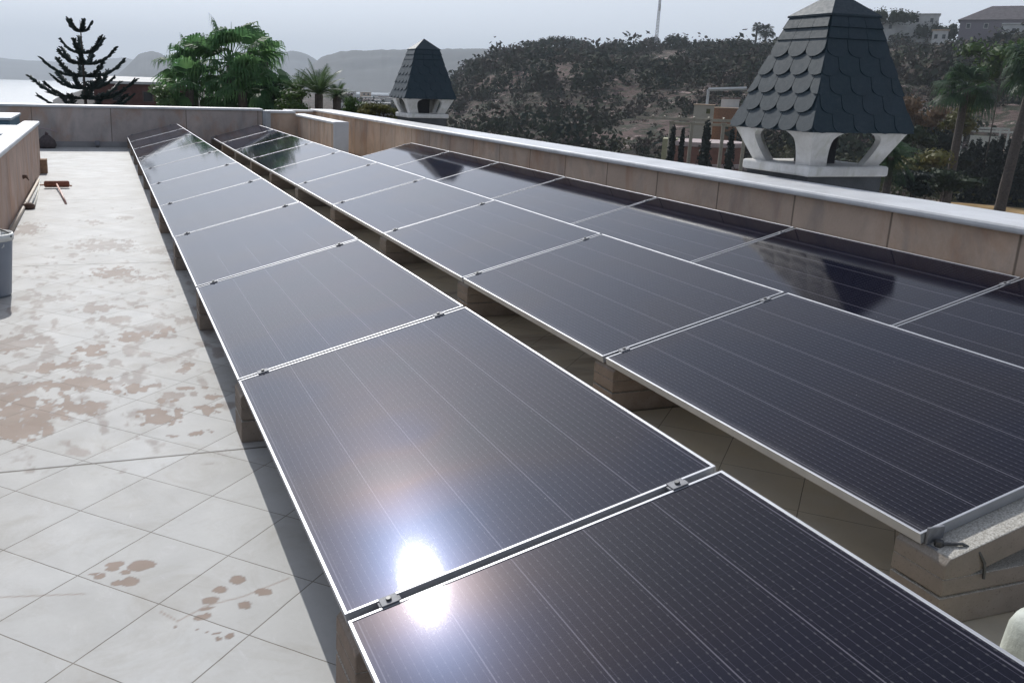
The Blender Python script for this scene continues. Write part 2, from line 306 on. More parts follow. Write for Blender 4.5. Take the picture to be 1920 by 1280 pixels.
# ------------------------------------------------------------------ solar panels
TILT = .25965
PW, PL, PITCH = 1.10, 1.908, 1.9344
ROWS = {'left': (.507, .262, 1.952, range(-1, 10)), 'middle': (2.3005, .264, 1.886, range(0, 10)), 'right': (4.048, .267, 3.8655, range(-1, 6))}
def glass_material():
    t = NT("panel_glass"); v = t.co(); sep = t.n("ShaderNodeSeparateXYZ"); t.L(v, sep.inputs[0]); X, Y = sep.outputs[0], sep.outputs[1]
    oi = t.n("ShaderNodeObjectInfo").outputs['Random']
    cx = t.math('DIVIDE', t.math('SUBTRACT', X, .022), .2112)
    def ln(q, scale, hw, soft=.5):
        fr = t.math('FRACT', t.math('ADD', q, .5)); d = t.math('MULTIPLY', t.math('ABSOLUTE', t.math('SUBTRACT', fr, .5)), scale)
        mr = t.n("ShaderNodeMapRange"); t.L(d, mr.inputs[0]); mr.inputs[1].default_value = hw * soft; mr.inputs[2].default_value = hw
        mr.inputs[3].default_value = 1; mr.inputs[4].default_value = 0; return mr.outputs[0]
    gap = ln(cx, .2112, .0022); bus = ln(t.math('ADD', t.math('MULTIPLY', cx, 10), .5), .02112, .0012, .3)
    rowg = ln(t.math('DIVIDE', t.math('SUBTRACT', Y, .02), .0722), .0722, .0011)
    dots = t.math('MULTIPLY', ln(t.math('ADD', t.math('MULTIPLY', cx, 10), .5), .02112, .0028), ln(t.math('DIVIDE', t.math('SUBTRACT', Y, .005), .0361), .0361, .0045))
    col = t.ramp(t.noise(1.3, 3, .5, v), [(.3, (.002, .003, .011)), (.7, (.005, .004, .009))])
    col = t.mix(t.math('MULTIPLY', rowg, .35), col, (.03, .03, .04))
    col = t.mix(t.math('MULTIPLY', bus, .7), col, (.052, .05, .068)); col = t.mix(t.math('MULTIPLY', dots, .4), col, (.10, .10, .105)); col = t.mix(t.math('MULTIPLY', gap, .8), col, (.13, .125, .15))
    # thin dust film: uneven, a little thicker towards the low edge, with water marks
    comb = t.n("ShaderNodeVectorMath", operation='ADD'); t.L(v, comb.inputs[0]); cm = t.n("ShaderNodeCombineXYZ"); t.L(t.math('MULTIPLY', oi, 37), cm.inputs[2]); t.L(cm.outputs[0], comb.inputs[1]); vv = comb.outputs[0]
    du = t.ramp(t.noise(1.8, 6, .65, vv, .6), [(.3, .001), (.7, .006)])
    spk = t.ramp(t.noise(260, 2, .5, vv), [(.52, 0.0), (.72, .008)])
    speck = t.n("ShaderNodeTexVoronoi"); speck.inputs['Scale'].default_value = 9; t.L(vv, speck.inputs['Vector']); sp = t.ramp(speck.outputs['Distance'], [(.012, .5), (.03, 0.0)])
    low = t.n("ShaderNodeMapRange"); t.L(t.math('ADD', X, t.math('MULTIPLY', t.noise(7, 4, .6, vv), .05)), low.inputs[0]); low.inputs[1].default_value = .035; low.inputs[2].default_value = .075; low.inputs[3].default_value = .10; low.inputs[4].default_value = 0
    runs = t.ramp(t.noise(9, 4, .6, t.scale(vv, (.22, 1.6, 1)), .2), [(.60, 0.0), (.74, .012)])
    rings = t.ramp(t.noise(26, 2, .5, vv, 1.5), [(.66, 0.0), (.69, .018), (.72, .002)])
    sp = t.math('ADD', t.math('ADD', sp, low.outputs[0]), t.math('ADD', runs, rings))
    dust = t.math('ADD', t.math('ADD', du, spk), sp); col = t.mix(dust, col, (.27, .26, .25))
    rough = t.math('ADD', t.ramp(t.noise(2.4, 5, .6, vv), [(.3, .034), (.7, .048)]), t.math('MULTIPLY', spk, 1.2))
    t.set(col, rough, 0, .5); t.p.inputs['IOR'].default_value = 1.23
    t.bump(t.noise(420, 2, .5, vv), .05, .0008)
    # second, wide lobe of the coated dusty surface, slightly iridescent
    g = t.n("ShaderNodeBsdfGlossy"); g.inputs['Roughness'].default_value = .24
    ir = t.ramp(t.noise(1.3, 2, .4, vv, 0), [(.38, (.5, .6, 1.0)), (.48, (.72, .70, 1.0)), (.58, (.95, .78, .84)), (.70, (.8, .78, .84))]); t.L(ir, g.inputs['Color'])
    mx = t.n("ShaderNodeMixShader"); mx.inputs[0].default_value = .0085
    t.L(t.p.outputs[0], mx.inputs[1]); t.L(g.outputs[0], mx.inputs[2]); t.L(mx.outputs[0], t.t.nodes["Material Output"].inputs[0])
    return t.m
M_GLASS = glass_material()
M_ALU = simple('anodised_aluminium', (.40, .41, .435), .45, .6, var=.1, sc=8)
M_CLAMP = simple('clamp_aluminium', (.20, .205, .22), .65, .3, var=.25, sc=30)
M_BOLT = simple('bolt_steel', (.10, .10, .10), .5, .6, var=.3, sc=30)
def make_panel():
    r = empty('solar_panel')
    f = MB(); lip, dp, fl = .0092, .036, .0
    # frame of four profiles: top lip, outer web, inner foot flange
    def prof(x0, x1, y0, y1): f.box(x0, x1, y0, y1, -dp, fl)
    prof(0, lip, 0, PL); prof(PW - lip, PW, 0, PL); prof(lip, PW - lip, 0, lip); prof(lip, PW - lip, PL - lip, PL)
    f.box(lip, lip + .02, lip, PL - lip, -dp, -dp + .002); f.box(PW - lip - .02, PW - lip, lip, PL - lip, -dp, -dp + .002)
    f.build('frame', M_ALU, r, bevel=.0012)
    MB().box(lip + .0003, PW - lip - .0003, lip + .0003, PL - lip - .0003, -.0075, -.0018).build('glass', M_GLASS, r)
    MB().box(lip + .001, PW - lip - .001, lip + .001, PL - lip - .001, -.0105, -.008).build('backsheet', simple('white_backsheet', (.6, .6, .6), .6), r)
    g = PITCH - PL
    for x in (.115, .965):
        c = MB().box(x - .024, x + .024, PL - .005, PL + g + .006, .0005, .0045); c.box(x - .03, x + .03, PL + .003, PL + g - .003, -.036, .0005)
        k = c.build('clamp', M_CLAMP, r, bevel=.001)
        MB().lathe([(0, .0105), (.0065, .0105), (.0075, .0095), (.0075, .0045)], (x, PL + g / 2, 0), 12).build('bolt', M_BOLT, k)
    return r
ORD = ['first', 'second', 'third', 'fourth', 'fifth', 'sixth', 'seventh', 'eighth', 'ninth', 'tenth', 'eleventh']
proto = make_panel(); first = True
for row, (x, z, y0, ks) in ROWS.items():
    rnd = random.Random(len(row))
    for i, k in enumerate(ks):
        p = proto if first else dup(proto); first = False
        p.location = (x + rnd.uniform(-.002, .002), y0 + k * PITCH + .013, z + rnd.uniform(-.0012, .0012)); p.rotation_euler = (rnd.uniform(-.0010, .0010), -TILT + rnd.uniform(-.0012, .0012), rnd.uniform(-.0008, .0008))
        tag(p, f"silver framed black solar panel, {ORD[i]} from the near end of the {row} row", 'solar panel', 'solar panels in three tilted rows')
# ------------------------------------------------------------------ concrete support blocks
def concrete_material():
    t = NT("block_concrete"); v = t.co(); oi = t.n("ShaderNodeObjectInfo").outputs['Random']
    col = t.ramp(t.noise(6, 6, .7, v), [(.3, (.21, .165, .13)), (.55, (.30, .235, .19)), (.8, (.39, .33, .28))])
    col = t.mix(t.math('MULTIPLY', oi, .7), col, (.22, .21, .19))
    pits = t.noise(130, 3, .6, v); col = t.mix(t.ramp(pits, [(.6, 0.0), (.7, .5)]), col, (.12, .09, .07))
    nrm = t.n("ShaderNodeNewGeometry").outputs['Normal']; sep = t.n("ShaderNodeSeparateXYZ"); t.L(nrm, sep.inputs[0])
    up = t.ramp(sep.outputs[2], [(.6, 0.0), (.85, 1.0)]); gran = t.ramp(t.noise(160, 2, .7, v), [(.35, (.3, .28, .24)), (.65, (.62, .6, .55))]); col = t.mix(up, col, gran)
    t.set(col, .9, 0, .25); t.bump(t.noise(120, 4, .7, v), .6, .004); return t.m
M_BLOCK = concrete_material(); M_PAD = simple('rubber_pad', (.03, .03, .03), .8)
def make_block():
    r = empty('support_block'); S = math.tan(TILT); top = lambda x: .262 - .0385 + x * S
    b = MB(); y0, y1 = -.09, .10
    xl = .004
    b.prism_y([(xl, .0), (1.07, .0), (1.07, .098), (xl, .098)], y0, y1)
    b.prism_y([(xl + .01, .0985), (1.07, .0985), (1.07, .107), (xl + .01, .107)], y0 + .008, y1 - .008)
    b.prism_y([(xl, .1075), (1.07, .1075), (1.07, .162), (xl, .162)], y0, y1)
    b.prism_y([(xl, .1622), (.11, .1622), (1.07, top(1.07) - .075), (1.07, top(1.07)), (xl + .02, top(xl + .02)), (xl, top(xl) - .018)], y0, y1)
    b.prism_y([(.99, .1622), (1.07, .1622), (1.07, top(1.07) - .0755), (.99, top(.99) - .096)], y0 + .002, y1 - .002)
    b.build('block', M_BLOCK, r, bevel=.006)
    for x in (.06, .9): pd = MB().add([(x, .018, top(x) + .0003), (x + .14, .018, top(x + .14) + .0003), (x + .14, .085, top(x + .14) + .0003), (x, .085, top(x) + .0003), (x, .018, top(x) + .003), (x + .14, .018, top(x + .14) + .003), (x + .14, .085, top(x + .14) + .003), (x, .085, top(x) + .003)],
        [(0, 3, 2, 1), (4, 5, 6, 7), (0, 1, 5, 4), (1, 2, 6, 5), (2, 3, 7, 6), (3, 0, 4, 7)]); pd.build('pad', M_PAD, r)
    return r
pb = make_block(); first = True
for row, (x, z, y0, ks) in ROWS.items():
    rnd = random.Random(len(row) + 5)
    kk = list(ks) + [max(ks) + 1]
    for i, k in enumerate(kk):
        if k < 0 and row == 'left': yy = y0 + k * PITCH
        p = pb if first else dup(pb); first = False
        last = .05 if i == len(kk) - 1 else 0
        p.location = (x + rnd.uniform(-.006, .006), y0 + k * PITCH - last * 0 - .0, z - .262); p.rotation_euler = (0, 0, rnd.uniform(-.012, .012))
        if i == len(kk) - 1: p.location.y -= .02
        where = 'under the near end' if i == 0 else 'under the far end' if i == len(kk) - 1 else f'under the {ORD[i-1]} panel joint from the near end'
        tag(p, f"sloped concrete block {where} of the {row} row", 'concrete block', 'concrete blocks carrying the panels')
# end clamp and cable on the near end of the middle row
x, z, y0, ks = ROWS['middle']; S = math.tan(TILT)
e = empty('end_clamp', (x, y0, z - .262)); tag(e, "steel end clamp with hanging black cable at the near corner of the middle row", 'clamp')
MB().box(.02, .085, -.035, .012, .226, .232).box(.02, .085, .001, .010, .232, .285).build('bracket', M_CLAMP, e, bevel=.002)
MB().lathe([(0, .02), (.012, .02), (.014, .016), (.014, 0)], (.045, -.02, .233), 6).build('bolt', M_BOLT, e)
MB().tube([(.05, -.03, .245), (.09, -.06, .255), (.13, -.088, .235), (.15, -.097, .20), (.155, -.1, .15)], .005, 6).build('cable', M_BOLT, e)
# ------------------------------------------------------------------ small things on the terrace
M_PLAST = simple('grey_plastic', (.25, .28, .33), .45, var=.1, sc=4); M_WHITEP = simple('white_plastic', (.7, .72, .7), .5, var=.1, sc=8)
e = empty('bucket', (-.795, 7.0, 0)); tag(e, "grey plastic bucket with a white rim, standing on tiles at the left wall", 'bucket')
MB().lathe([(0, .004), (.105, .004), (.112, .0), (.118, .02), (.152, .40), (.152, .41), (.146, .41), (.11, .03), (0, .025)], n=36).build('body', M_PLAST, e, True)
MB().lathe([(.146, .405), (.160, .402), (.163, .44), (.155, .452), (.147, .44), (.146, .405)], n=36).build('rim', M_WHITEP, e, True)
MB().tube([(.15 * math.cos(a), .15 * math.sin(a) * .5 - .07, .43 + .05 * math.sin(a * 1.0)) for a in np.linspace(0, math.pi, 14)], .006, 6).build('handle', M_BOLT, e, True)
rg = MB(); n_ = 14
for i in range(n_):
    for j_ in range(n_):
        a, b_ = i / (n_ - 1) - .5, j_ / (n_ - 1) - .5
        rg.v.append((a * .22, b_ * .2 - .02, .47 + .035 * math.sin(a * 17 + b_ * 5) * math.cos(b_ * 13) - .18 * (a * a + b_ * b_)))
rg.f = [(i * n_ + j_, (i + 1) * n_ + j_, (i + 1) * n_ + j_ + 1, i * n_ + j_ + 1) for i in range(n_ - 1) for j_ in range(n_ - 1)]
ro = rg.build('cleaning_cloth', simple('white_cloth', (.68, .7, .68), .9, var=.1), None, True); ro.location = (-.80, 7.0, 0); md = ro.modifiers.new('s', 'SOLIDIFY'); md.thickness = .004
tag(ro, "crumpled white cloth lying over the top of the grey bucket", 'cloth')
e = empty('floor_broom', (-.635, 13.72, 0)); tag(e, "broom with a reddish brown head lying on the pale tiles near the left wall", 'broom')
MB().tube([(-.165, 0, .055), (-.15, 0, .055), (.15, 0, .055), (.165, 0, .055)], [.03, .045, .045, .03], 12).build('head', simple('red_brown_bristle', (.25, .09, .055), .9, var=.3, sc=40), e, True)
MB().tube([(.0, -.04, .06), (.09, -.9, .035), (.17, -1.75, .014)], .012, 8).build('handle', simple('pink_handle', (.6, .36, .3), .5), e, True)
h = MB().tube([(-.93, 13.95, .012), (-.85, 14.05, .012), (-.7, 14.1, .012), (-.55, 14.02, .012), (-.45, 13.9, .012)], .009, 6).build('garden_hose', simple('orange_hose', (.6, .28, .17), .5), None, True); tag(h, "thin orange hose curling behind the broom head on the tiles", 'hose')
for (xa, ya, xb, yb, rr, cc, lab) in ((-.925, 14.6, -.905, 9.7, .02, (.55, .47, .38), "pale wooden pole lying along the foot of the left wall"), (-.90, 14.7, -.845, 11.9, .009, (.5, .52, .5), "thin grey metal rod lying beside the wooden pole at the left wall"), (-.885, 14.2, -.80, 11.6, .007, (.62, .6, .5), "thin pale cane lying outermost beside the left wall")):
    o = MB().tube([(xa, ya, rr + .002), ((xa + xb) / 2, (ya + yb) / 2, rr + .002), (xb, yb, rr + .002)], rr, 8).build('pole', simple('pole_mat', cc, .6), None, True); tag(o, lab, 'pole', 'poles lying along the left wall')
o = MB().lathe([(0, .0), (.05, .0), (.07, .02), (.065, .05), (.03, .07), (0, .07)], n=14).build('mop_head', simple('dark_mop', (.13, .08, .06), .95, var=.4, sc=60, bump=.8), None, True); o.location = (-.86, 11.6, 0); tag(o, "small dark brown mop head on the tiles at the foot of the left wall", 'mop')
o = MB().box(-.05, .05, -.11, .11, 0, .22).build('brick', simple('brown_brick', (.30, .19, .12), .9, var=.25, sc=30, bump=.5), None, bevel=.006); o.location = (-.905, 15.85, 0); tag(o, "brown brick standing upright at the end of the left wall", 'brick')
e = empty('drain_box', (-.11, 21.43, .0)); tag(e, "small dark drain outlet at the foot of the far wall", 'drain')
MB().box(-.05, .05, 0, .06, .04, .14).build('cover', simple('drain_grey', (.2, .2, .22), .6), e, bevel=.01); MB().lathe([(0, .0), (.03, 0), (.035, .02), (0, .02)], (0, -.005, .0), 12).build('outlet', M_BOLT, e)
e = empty('sack', (-1.12, 21.2, 0)); tag(e, "dark brown sack slumped at the far wall beyond the left wall end", 'sack')
MB().lathe([(0, 0), (.16, 0), (.2, .06), (.17, .16), (.09, .24), (.05, .27), (0, .27)], n=16).build('body', simple('dark_sack', (.09, .07, .07), .9, var=.3, sc=20, bump=.6, bsc=14), e, True)
MB().tube([(0, 0, .25), (.02, 0, .3), (-.02, 0, .31)], [.04, .025, .035], 8).build('tied_neck', simple('dark_sack2', (.12, .08, .08), .9), e, True)
o = MB().tube([(-1.4, 21.3, .42), (-1.1, 21.3, .39), (-.9, 21.32, .33)], .012, 6).build('wooden_stick', simple('pink_stick', (.42, .32, .33), .6), None, True); tag(o, "thin pinkish stick leaning on the dark sack at the far wall", 'stick')
e = empty('plastic_tub', (2.285, 1.39, 0)); tag(e, "weathered white plastic tub at the lower right corner between two panel rows", 'tub')
tb = MB(); pr = [(.185, 0), (.172, .20), (.165, .262), (.152, .288), (.12, .300), (0, .302)]
nn = 40
for r_, z_ in pr:
    for k in range(nn):
        a = 2 * math.pi * k / nn; ca, sa = math.cos(a), math.sin(a); q = (abs(ca) ** 5 + abs(sa) ** 5) ** (-1 / 5); tb.v.append((r_ * ca * q, r_ * sa * q * .55, z_))
tb.f = [(i * nn + k, i * nn + (k + 1) % nn, (i + 1) * nn + (k + 1) % nn, (i + 1) * nn + k) for i in range(len(pr) - 1) for k in range(nn)]
tb.build('body', simple('weathered_plastic', (.50, .53, .47), .6, var=.25, sc=9, bump=.3, bsc=40), e, True)
MB().box(-.035, .035, -.02, .02, .298, .312).build('grip', M_WHITEP, e, bevel=.006)
# dark covered boxes beyond the left wall
for (x0, x1, y0, y1, h_, c1, lab) in ((-2.3, -1.30, 15.2, 17.6, .60, (.012, .02, .06), "dark navy roof box with a pale lid behind the left wall"), (-3.2, -1.55, 18.2, 20.4, .70, (.06, .13, .18), "teal roof box with a pale lid, farther behind the left wall")):
    e = empty('roof_box', ((x0 + x1) / 2, (y0 + y1) / 2, 0)); tag(e, lab, 'box', 'roof boxes beyond the left wall'); a, b_ = (x1 - x0) / 2, (y1 - y0) / 2
    MB().box(-a, a, -b_, b_, 0, h_).build('body', simple('box_body', c1, .5), e, bevel=.02); MB().box(-a - .03, a + .03, -b_ - .03, b_ + .03, h_, h_ + .05).build('lid', simple('box_lid', (.38, .43, .47), .5), e, bevel=.015)
# ------------------------------------------------------------------ chimneys with fish-scale slate hoods
def slate_material():
    t = NT("slate"); v = t.co(); col = t.ramp(t.noise(7, 5, .65, v), [(.3, (.009, .024, .035)), (.7, (.018, .036, .050))])
    isl = t.n("ShaderNodeNewGeometry").outputs['Random Per Island']; col = t.mix(t.math('MULTIPLY', isl, .55), col, (.006, .026, .036)); li = t.noise(16, 6, .75, v, .6); col = t.mix(t.ramp(li, [(.56, 0.0), (.66, .5)]), col, (.04, .055, .062)); fd = t.noise(3, 4, .6, v); col = t.mix(t.ramp(fd, [(.45, 0.0), (.7, .35)]), col, (.018, .030, .044))
    t.set(col, t.ramp(t.noise(30, 3, .6, v), [(.3, .52), (.7, .68)]), 0, .45); t.bump(t.noise(60, 4, .6, v), .3, .004); return t.m
def plaster_material():
    t = NT("white_plaster"); v = t.co(); col = t.ramp(t.noise(4, 6, .7, v), [(.3, (.5, .49, .46)), (.6, (.68, .67, .65)), (.8, (.76, .76, .74))])
    st = t.noise(7, 5, .6, t.scale(v, (1, 1, .3))); col = t.mix(t.ramp(st, [(.55, 0.0), (.72, .5)]), col, (.3, .31, .2)); t.set(col, .8, 0, .3); t.bump(t.noise(50, 4, .6, v), .3, .006); return t.m
M_SLATE, M_PLASTER = slate_material(), plaster_material(); M_FLUE = simple('dark_flue', (.05, .05, .055), .8, var=.3, sc=8, bump=.4); M_STACK = simple('stack_render', (.07, .075, .08), .9, var=.3, sc=3, bump=.4)
def make_chimney():
    r = empty('chimney')
    MB().box(-.43, .43, -.43, .43, -4, .83).build('stack', M_STACK, r)
    MB().box(-.47, .47, -.47, .47, .83, .925).build('base_slab', M_PLASTER, r, bevel=.02)
    # four flared corner legs with curved inner edges (one plaster shell)
    zb, zt, b0, b1, th = .925, 1.235, .40, .545, .07
    def pt(fx, u, z, side, inset=0):            # u along the face, fx face half-width at z
        d = fx - inset
        return {0: (u, -d, z), 1: (d, u, z), 2: (-u, d, z), 3: (-d, -u, z)}[side]
    N = 10; legs = [MB() for _ in range(4)]
    for side in range(4):
        for sg in (-1, 1):
            sh = legs[side if sg > 0 else (side - 1) % 4]
            ou, inn = [], []
            for i in range(N + 1):
                q = i / N; z = zb + (zt - zb) * q; hw = b0 + (b1 - b0) * q
                op = .21 + .07 * math.sin(min(q * 1.15, 1) * math.pi * .55) if q < .72 else (.21 + .07 * math.sin(min(.72 * 1.15, 1) * math.pi * .55)) * math.sqrt(max(0, 1 - ((q - .72) / .36) ** 2))
                ou.append((hw, z)); inn.append(op)
            vs = []
            for (hw, z), op in zip(ou, inn):
                vs += [pt(hw, sg * hw, z, side), pt(hw, sg * op, z, side), pt(hw, sg * op, z, side, th), pt(hw, sg * (hw - th), z, side, th)]
            fs = []
            for i in range(N):
                a = i * 4; c = a + 4; fs += [(a, a + 1, c + 1, c), (a + 1, a + 2, c + 2, c + 1), (a + 2, a + 3, c + 3, c + 2)]
            sh.add(vs, fs)
    for l_ in legs: l_.build('flared_leg', M_PLASTER, r)
    MB().box(-.13, .13, -.13, .13, .925, 1.22).build('flue', M_FLUE, r)
    zf = 1.235; zt2, top = 2.245, 2.47; s0, s1 = .583, .272
    core = MB(); core.add([(-s0, -s0, zf), (s0, -s0, zf), (s0, s0, zf), (-s0, s0, zf), (-s1, -s1, zt2), (s1, -s1, zt2), (s1, s1, zt2), (-s1, s1, zt2), (0, 0, top)],
             [(3, 2, 1, 0), (0, 1, 5, 4), (1, 2, 6, 5), (2, 3, 7, 6), (3, 0, 4, 7), (4, 5, 8), (5, 6, 8), (6, 7, 8), (7, 4, 8)]); hood = core.build('hood', M_SLATE, r)
    sc = MB(); H = zt2 - zf; rows = 5; rh = H * .82 / rows
    def P(side, u, z, off):
        hw = s0 + (s1 - s0) * (z - zf) / H; nz = (s0 - s1) / math.hypot(H, s0 - s1); nh = H / math.hypot(H, s0 - s1); d = hw + off * nh; zz = z + off * nz
        return {0: (u, -d, zz), 1: (d, u, zz), 2: (-u, d, zz), 3: (-d, -u, zz)}[side]
    for side in range(4):
        for rw in range(rows):
            zlow = zf + rw * rh - .012; tw = .237; off = tw / 2 if rw % 2 else 0
            hwr = s0 + (s1 - s0) * (rw * rh) / H
            for i in range(-4, 5):
                uc = i * tw + off
                if abs(uc) - tw / 2 > hwr: continue
                poly = [(-tw / 2 + .003, rh * 1.18), (-tw / 2 + .003, rh * .50)] + [(-(tw / 2 - .003) * math.cos(a), rh * .50 - rh * .46 * math.sin(a)) for a in np.linspace(0.25, math.pi - .25, 9)] + [(tw / 2 - .003, rh * .50), (tw / 2 - .003, rh * 1.18)]
                top_v, bot_v = [], []
                for (pu, pz) in poly:
                    z = zlow + pz; hw = s0 + (s1 - s0) * (min(max(z, zf), zt2) - zf) / H; u = max(-hw - .004, min(hw + .004, uc + pu)); o_ = (.022 - .014 * pz / (rh * 1.18)) * (.42 if side == 0 else 1)
                    top_v.append(P(side, u, z, o_)); bot_v.append(P(side, u, z, max(.001, o_ - .018 * (.42 if side == 0 else 1))))
                n = len(poly)
                if max(abs((Vector(top_v[0]) - Vector(top_v[-1])).length), .0) < .02: continue
                sc.add(top_v + bot_v, [tuple(range(n))] + [(i2, i2 + n, (i2 + 1) % n + n, (i2 + 1) % n) for i2 in range(n)])
    for side in range(4):
        z0 = zf + rows * rh; 
        for (za, zb_, o_) in ((z0 - .01, z0 + (zt2 - z0) * .55, .018), (z0 + (zt2 - z0) * .5, zt2 + .010, .022)):
            ha = s0 + (s1 - s0) * (za - zf) / H; hb_ = s0 + (s1 - s0) * (zb_ - zf) / H; n_t = 3
            for i in range(n_t):
                ua, ub = -ha + 2 * ha * i / n_t, -ha + 2 * ha * (i + 1) / n_t; va, vb = -hb_ + 2 * hb_ * i / n_t, -hb_ + 2 * hb_ * (i + 1) / n_t
                q = [P(side, ua, za, o_), P(side, ub - .004, za, o_), P(side, vb - .004, zb_, o_ * .5), P(side, va, zb_, o_ * .5)]; q2 = [P(side, ua, za, .002), P(side, ub - .004, za, .002), P(side, vb - .004, zb_, .002), P(side, va, zb_, .002)]
                sc.add(q + q2, [(0, 1, 2, 3), (0, 4, 5, 1), (1, 5, 6, 2), (3, 2, 6, 7), (0, 3, 7, 4)])
    sc.build('slate_scales', M_SLATE, hood)
    cap = MB(); o_ = .016; s2 = s1 + o_
    cap.add([(-s2, -s2, zt2 + .012), (s2, -s2, zt2 + .012), (s2, s2, zt2 + .012), (-s2, s2, zt2 + .012), (-s2, -s2, zt2 + .03), (s2, -s2, zt2 + .03), (s2, s2, zt2 + .03), (-s2, s2, zt2 + .03), (0, 0, top + .03)],
            [(3, 2, 1, 0), (0, 1, 5, 4), (1, 2, 6, 5), (2, 3, 7, 6), (3, 0, 4, 7), (4, 5, 8), (5, 6, 8), (6, 7, 8), (7, 4, 8)]); cap.build('peak', M_SLATE, hood)
    return r
ch = make_chimney(); ch.location = (6.19, 6.90, .085); ch.scale = (.945, .945, .945); tag(ch, "large near chimney with pyramidal fish-scale slate hood on white flared legs, behind the right wall", 'chimney', 'slate hooded chimneys')
c2 = dup(ch); c2.location = (6.37, 18.62, .085); tag(c2, "farther, smaller looking slate hooded chimney behind the far part of the right wall", 'chimney', 'slate hooded chimneys')
# ------------------------------------------------------------------ land, sea, hills
def lerp_table(tab, x): return np.interp(x, [p[0] for p in tab], [p[1] for p in tab])
RIDGE_PX = [(760, 222), (800, 190), (845, 158), (885, 128), (930, 106), (985, 96), (1050, 92), (1110, 90), (1240, 88), (1300, 88), (1400, 88), (1500, 84), (1640, 78), (1760, 80), (1830, 74), (1920, 66), (2100, 60)]
RIDGE = [aze(u, v) for u, v in RIDGE_PX]
def ridge_r(az): return np.interp(az, [17, 22, 30, 40, 52, 70], [420, 400, 380, 350, 320, 300])
def ground_z(x, y):
    x = np.asarray(x, float); y = np.asarray(y, float)
    r = np.hypot(x, y); az = np.degrees(np.arctan2(x, y))
    t = np.clip((az + 6) / 6, 0, 1); left = -8 - 40 * np.clip((r - 60) / 300, 0, 1)
    z = left * (1 - t) + t * (-8 - 22 * np.clip((r - 1000) / 900, 0, 1) * (az < 60))
    el = lerp_table(RIDGE, az); rr = ridge_r(az); H = CAM_H + rr * np.tan(np.radians(el))
    s = np.clip((r - 125) / (rr - 125), 0, 1); k = np.clip((az - 14) / 4, 0, 1) * np.clip((95 - az) / 20, 0, 1)
    n = (fbm(x / 38, y / 38, 5, 3) - .5)
    hz = -8 + (H + 8) * (s ** .92) + n * 11 * np.sin(np.clip(s, 0, 1) * math.pi) + (r > rr) * -np.minimum((r - rr) * .12, 40) + (fbm(x / 9, y / 9, 3, 8) - .5) * 1.8 * (s > .02)
    hz = np.where(r > 1500, -30, hz)
    z = z * (1 - k) + np.where(k > 0, hz, z) * k
    return z
def polar_mesh(name, azs, rs, zf, m, kind='structure'):
    A, Rr = np.meshgrid(np.radians(azs), rs); x, y = Rr * np.sin(A), Rr * np.cos(A); z = zf(x, y)
    na, nr = len(azs), len(rs); me = bpy.data.meshes.new(name); idx = np.arange(na * nr).reshape(nr, na)
    q = np.stack([idx[:-1, :-1], idx[1:, :-1], idx[1:, 1:], idx[:-1, 1:]], -1).reshape(-1, 4)
    me.vertices.add(na * nr); me.vertices.foreach_set('co', np.stack([x, y, z], -1).reshape(-1)); me.loops.add(q.size); me.loops.foreach_set('vertex_index', q.ravel())
    me.polygons.add(len(q)); me.polygons.foreach_set('loop_start', np.arange(0, q.size, 4)); me.update(calc_edges=True)
    me.polygons.foreach_set('use_smooth', [True] * len(q)); me.materials.append(m)
    o = bpy.data.objects.new(name, me); SC.collection.objects.link(o); tag(o, kind=kind); return o
def ground_material():
    t = NT("dry_hillside"); v = t.co()
    f = t.noise(.035, 8, .68, v, .5); col = t.ramp(f, [(.32, (.03, .036, .028)), (.46, (.07, .055, .045)), (.58, (.125, .085, .075)), (.72, (.21, .15, .13))])
    sp = t.noise(.35, 6, .7, v, .3); col = t.mix(t.ramp(sp, [(.48, 0.0), (.56, .9)]), col, (.03, .04, .022))
    rk = t.noise(.22, 7, .72, t.scale(v, (1, 1, 2.5)), .8); col = t.mix(t.ramp(rk, [(.58, 0.0), (.63, .9)]), col, (.40, .31, .28))
    t.set(col, .95, 0, .15); t.bump(t.noise(.5, 6, .7, v), .8, 1.2); return t.m
azs = np.concatenate([np.arange(-180, -12, 8), np.arange(-12, 75, .35), np.arange(75, 181, 7)]); azs[-1] = 180
rs = np.concatenate([np.linspace(14, 120, 30), np.linspace(125, 460, 110), np.geomspace(480, 6500, 40)])
polar_mesh('ground', azs, rs, ground_z, ground_material())
def sea_material():
    t = NT("sea_water"); v = t.co(); t.set((.05, .09, .12), .30, 0, .5); t.p.inputs['IOR'].default_value = 1.33
    h = t.noise(.5, 6, .7, t.scale(v, (1, .6, 1))); t.bump(h, 1.0, .9); return t.m
polar_mesh('sea', np.arange(-60, 31, 3), np.geomspace(60, 6500, 60), lambda x, y: 0 * x - 25.0, sea_material())
def far_hill(name, prof, r0, r1, m, seed, base=-26):
    P = [aze(u, v) for u, v in prof]; a0, a1 = P[0][0], P[-1][0]; azs_ = np.linspace(a0, a1, 160); rs_ = np.concatenate([np.linspace(r0, r1, 26), np.linspace(r1, r1 * 1.25, 6)[1:]])
    def zf(x, y):
        r = np.hypot(x, y); az = np.degrees(np.arctan2(x, y)); H = CAM_H + r1 * np.tan(np.radians(lerp_table(P, az)))
        s = np.clip((r - r0) / (r1 - r0), 0, 1); n = fbm(x / (r1 * .05), y / (r1 * .05), 5, seed) - .5
        z = base + (H - base) * (s ** 1.15) * (1 + .5 * n * np.sin(s * math.pi)) + (H - base) * .05 * (fbm(az * 3, az * 0, 4, seed) - .5) * s
        return np.where(r > r1 * 1.01, z - (r - r1) * .12, z)
    return polar_mesh(name, azs_, rs_, zf, m)
M_FAR = simple('far_dry_slopes', (.045, .05, .055), .95, var=.5, sc=.006)
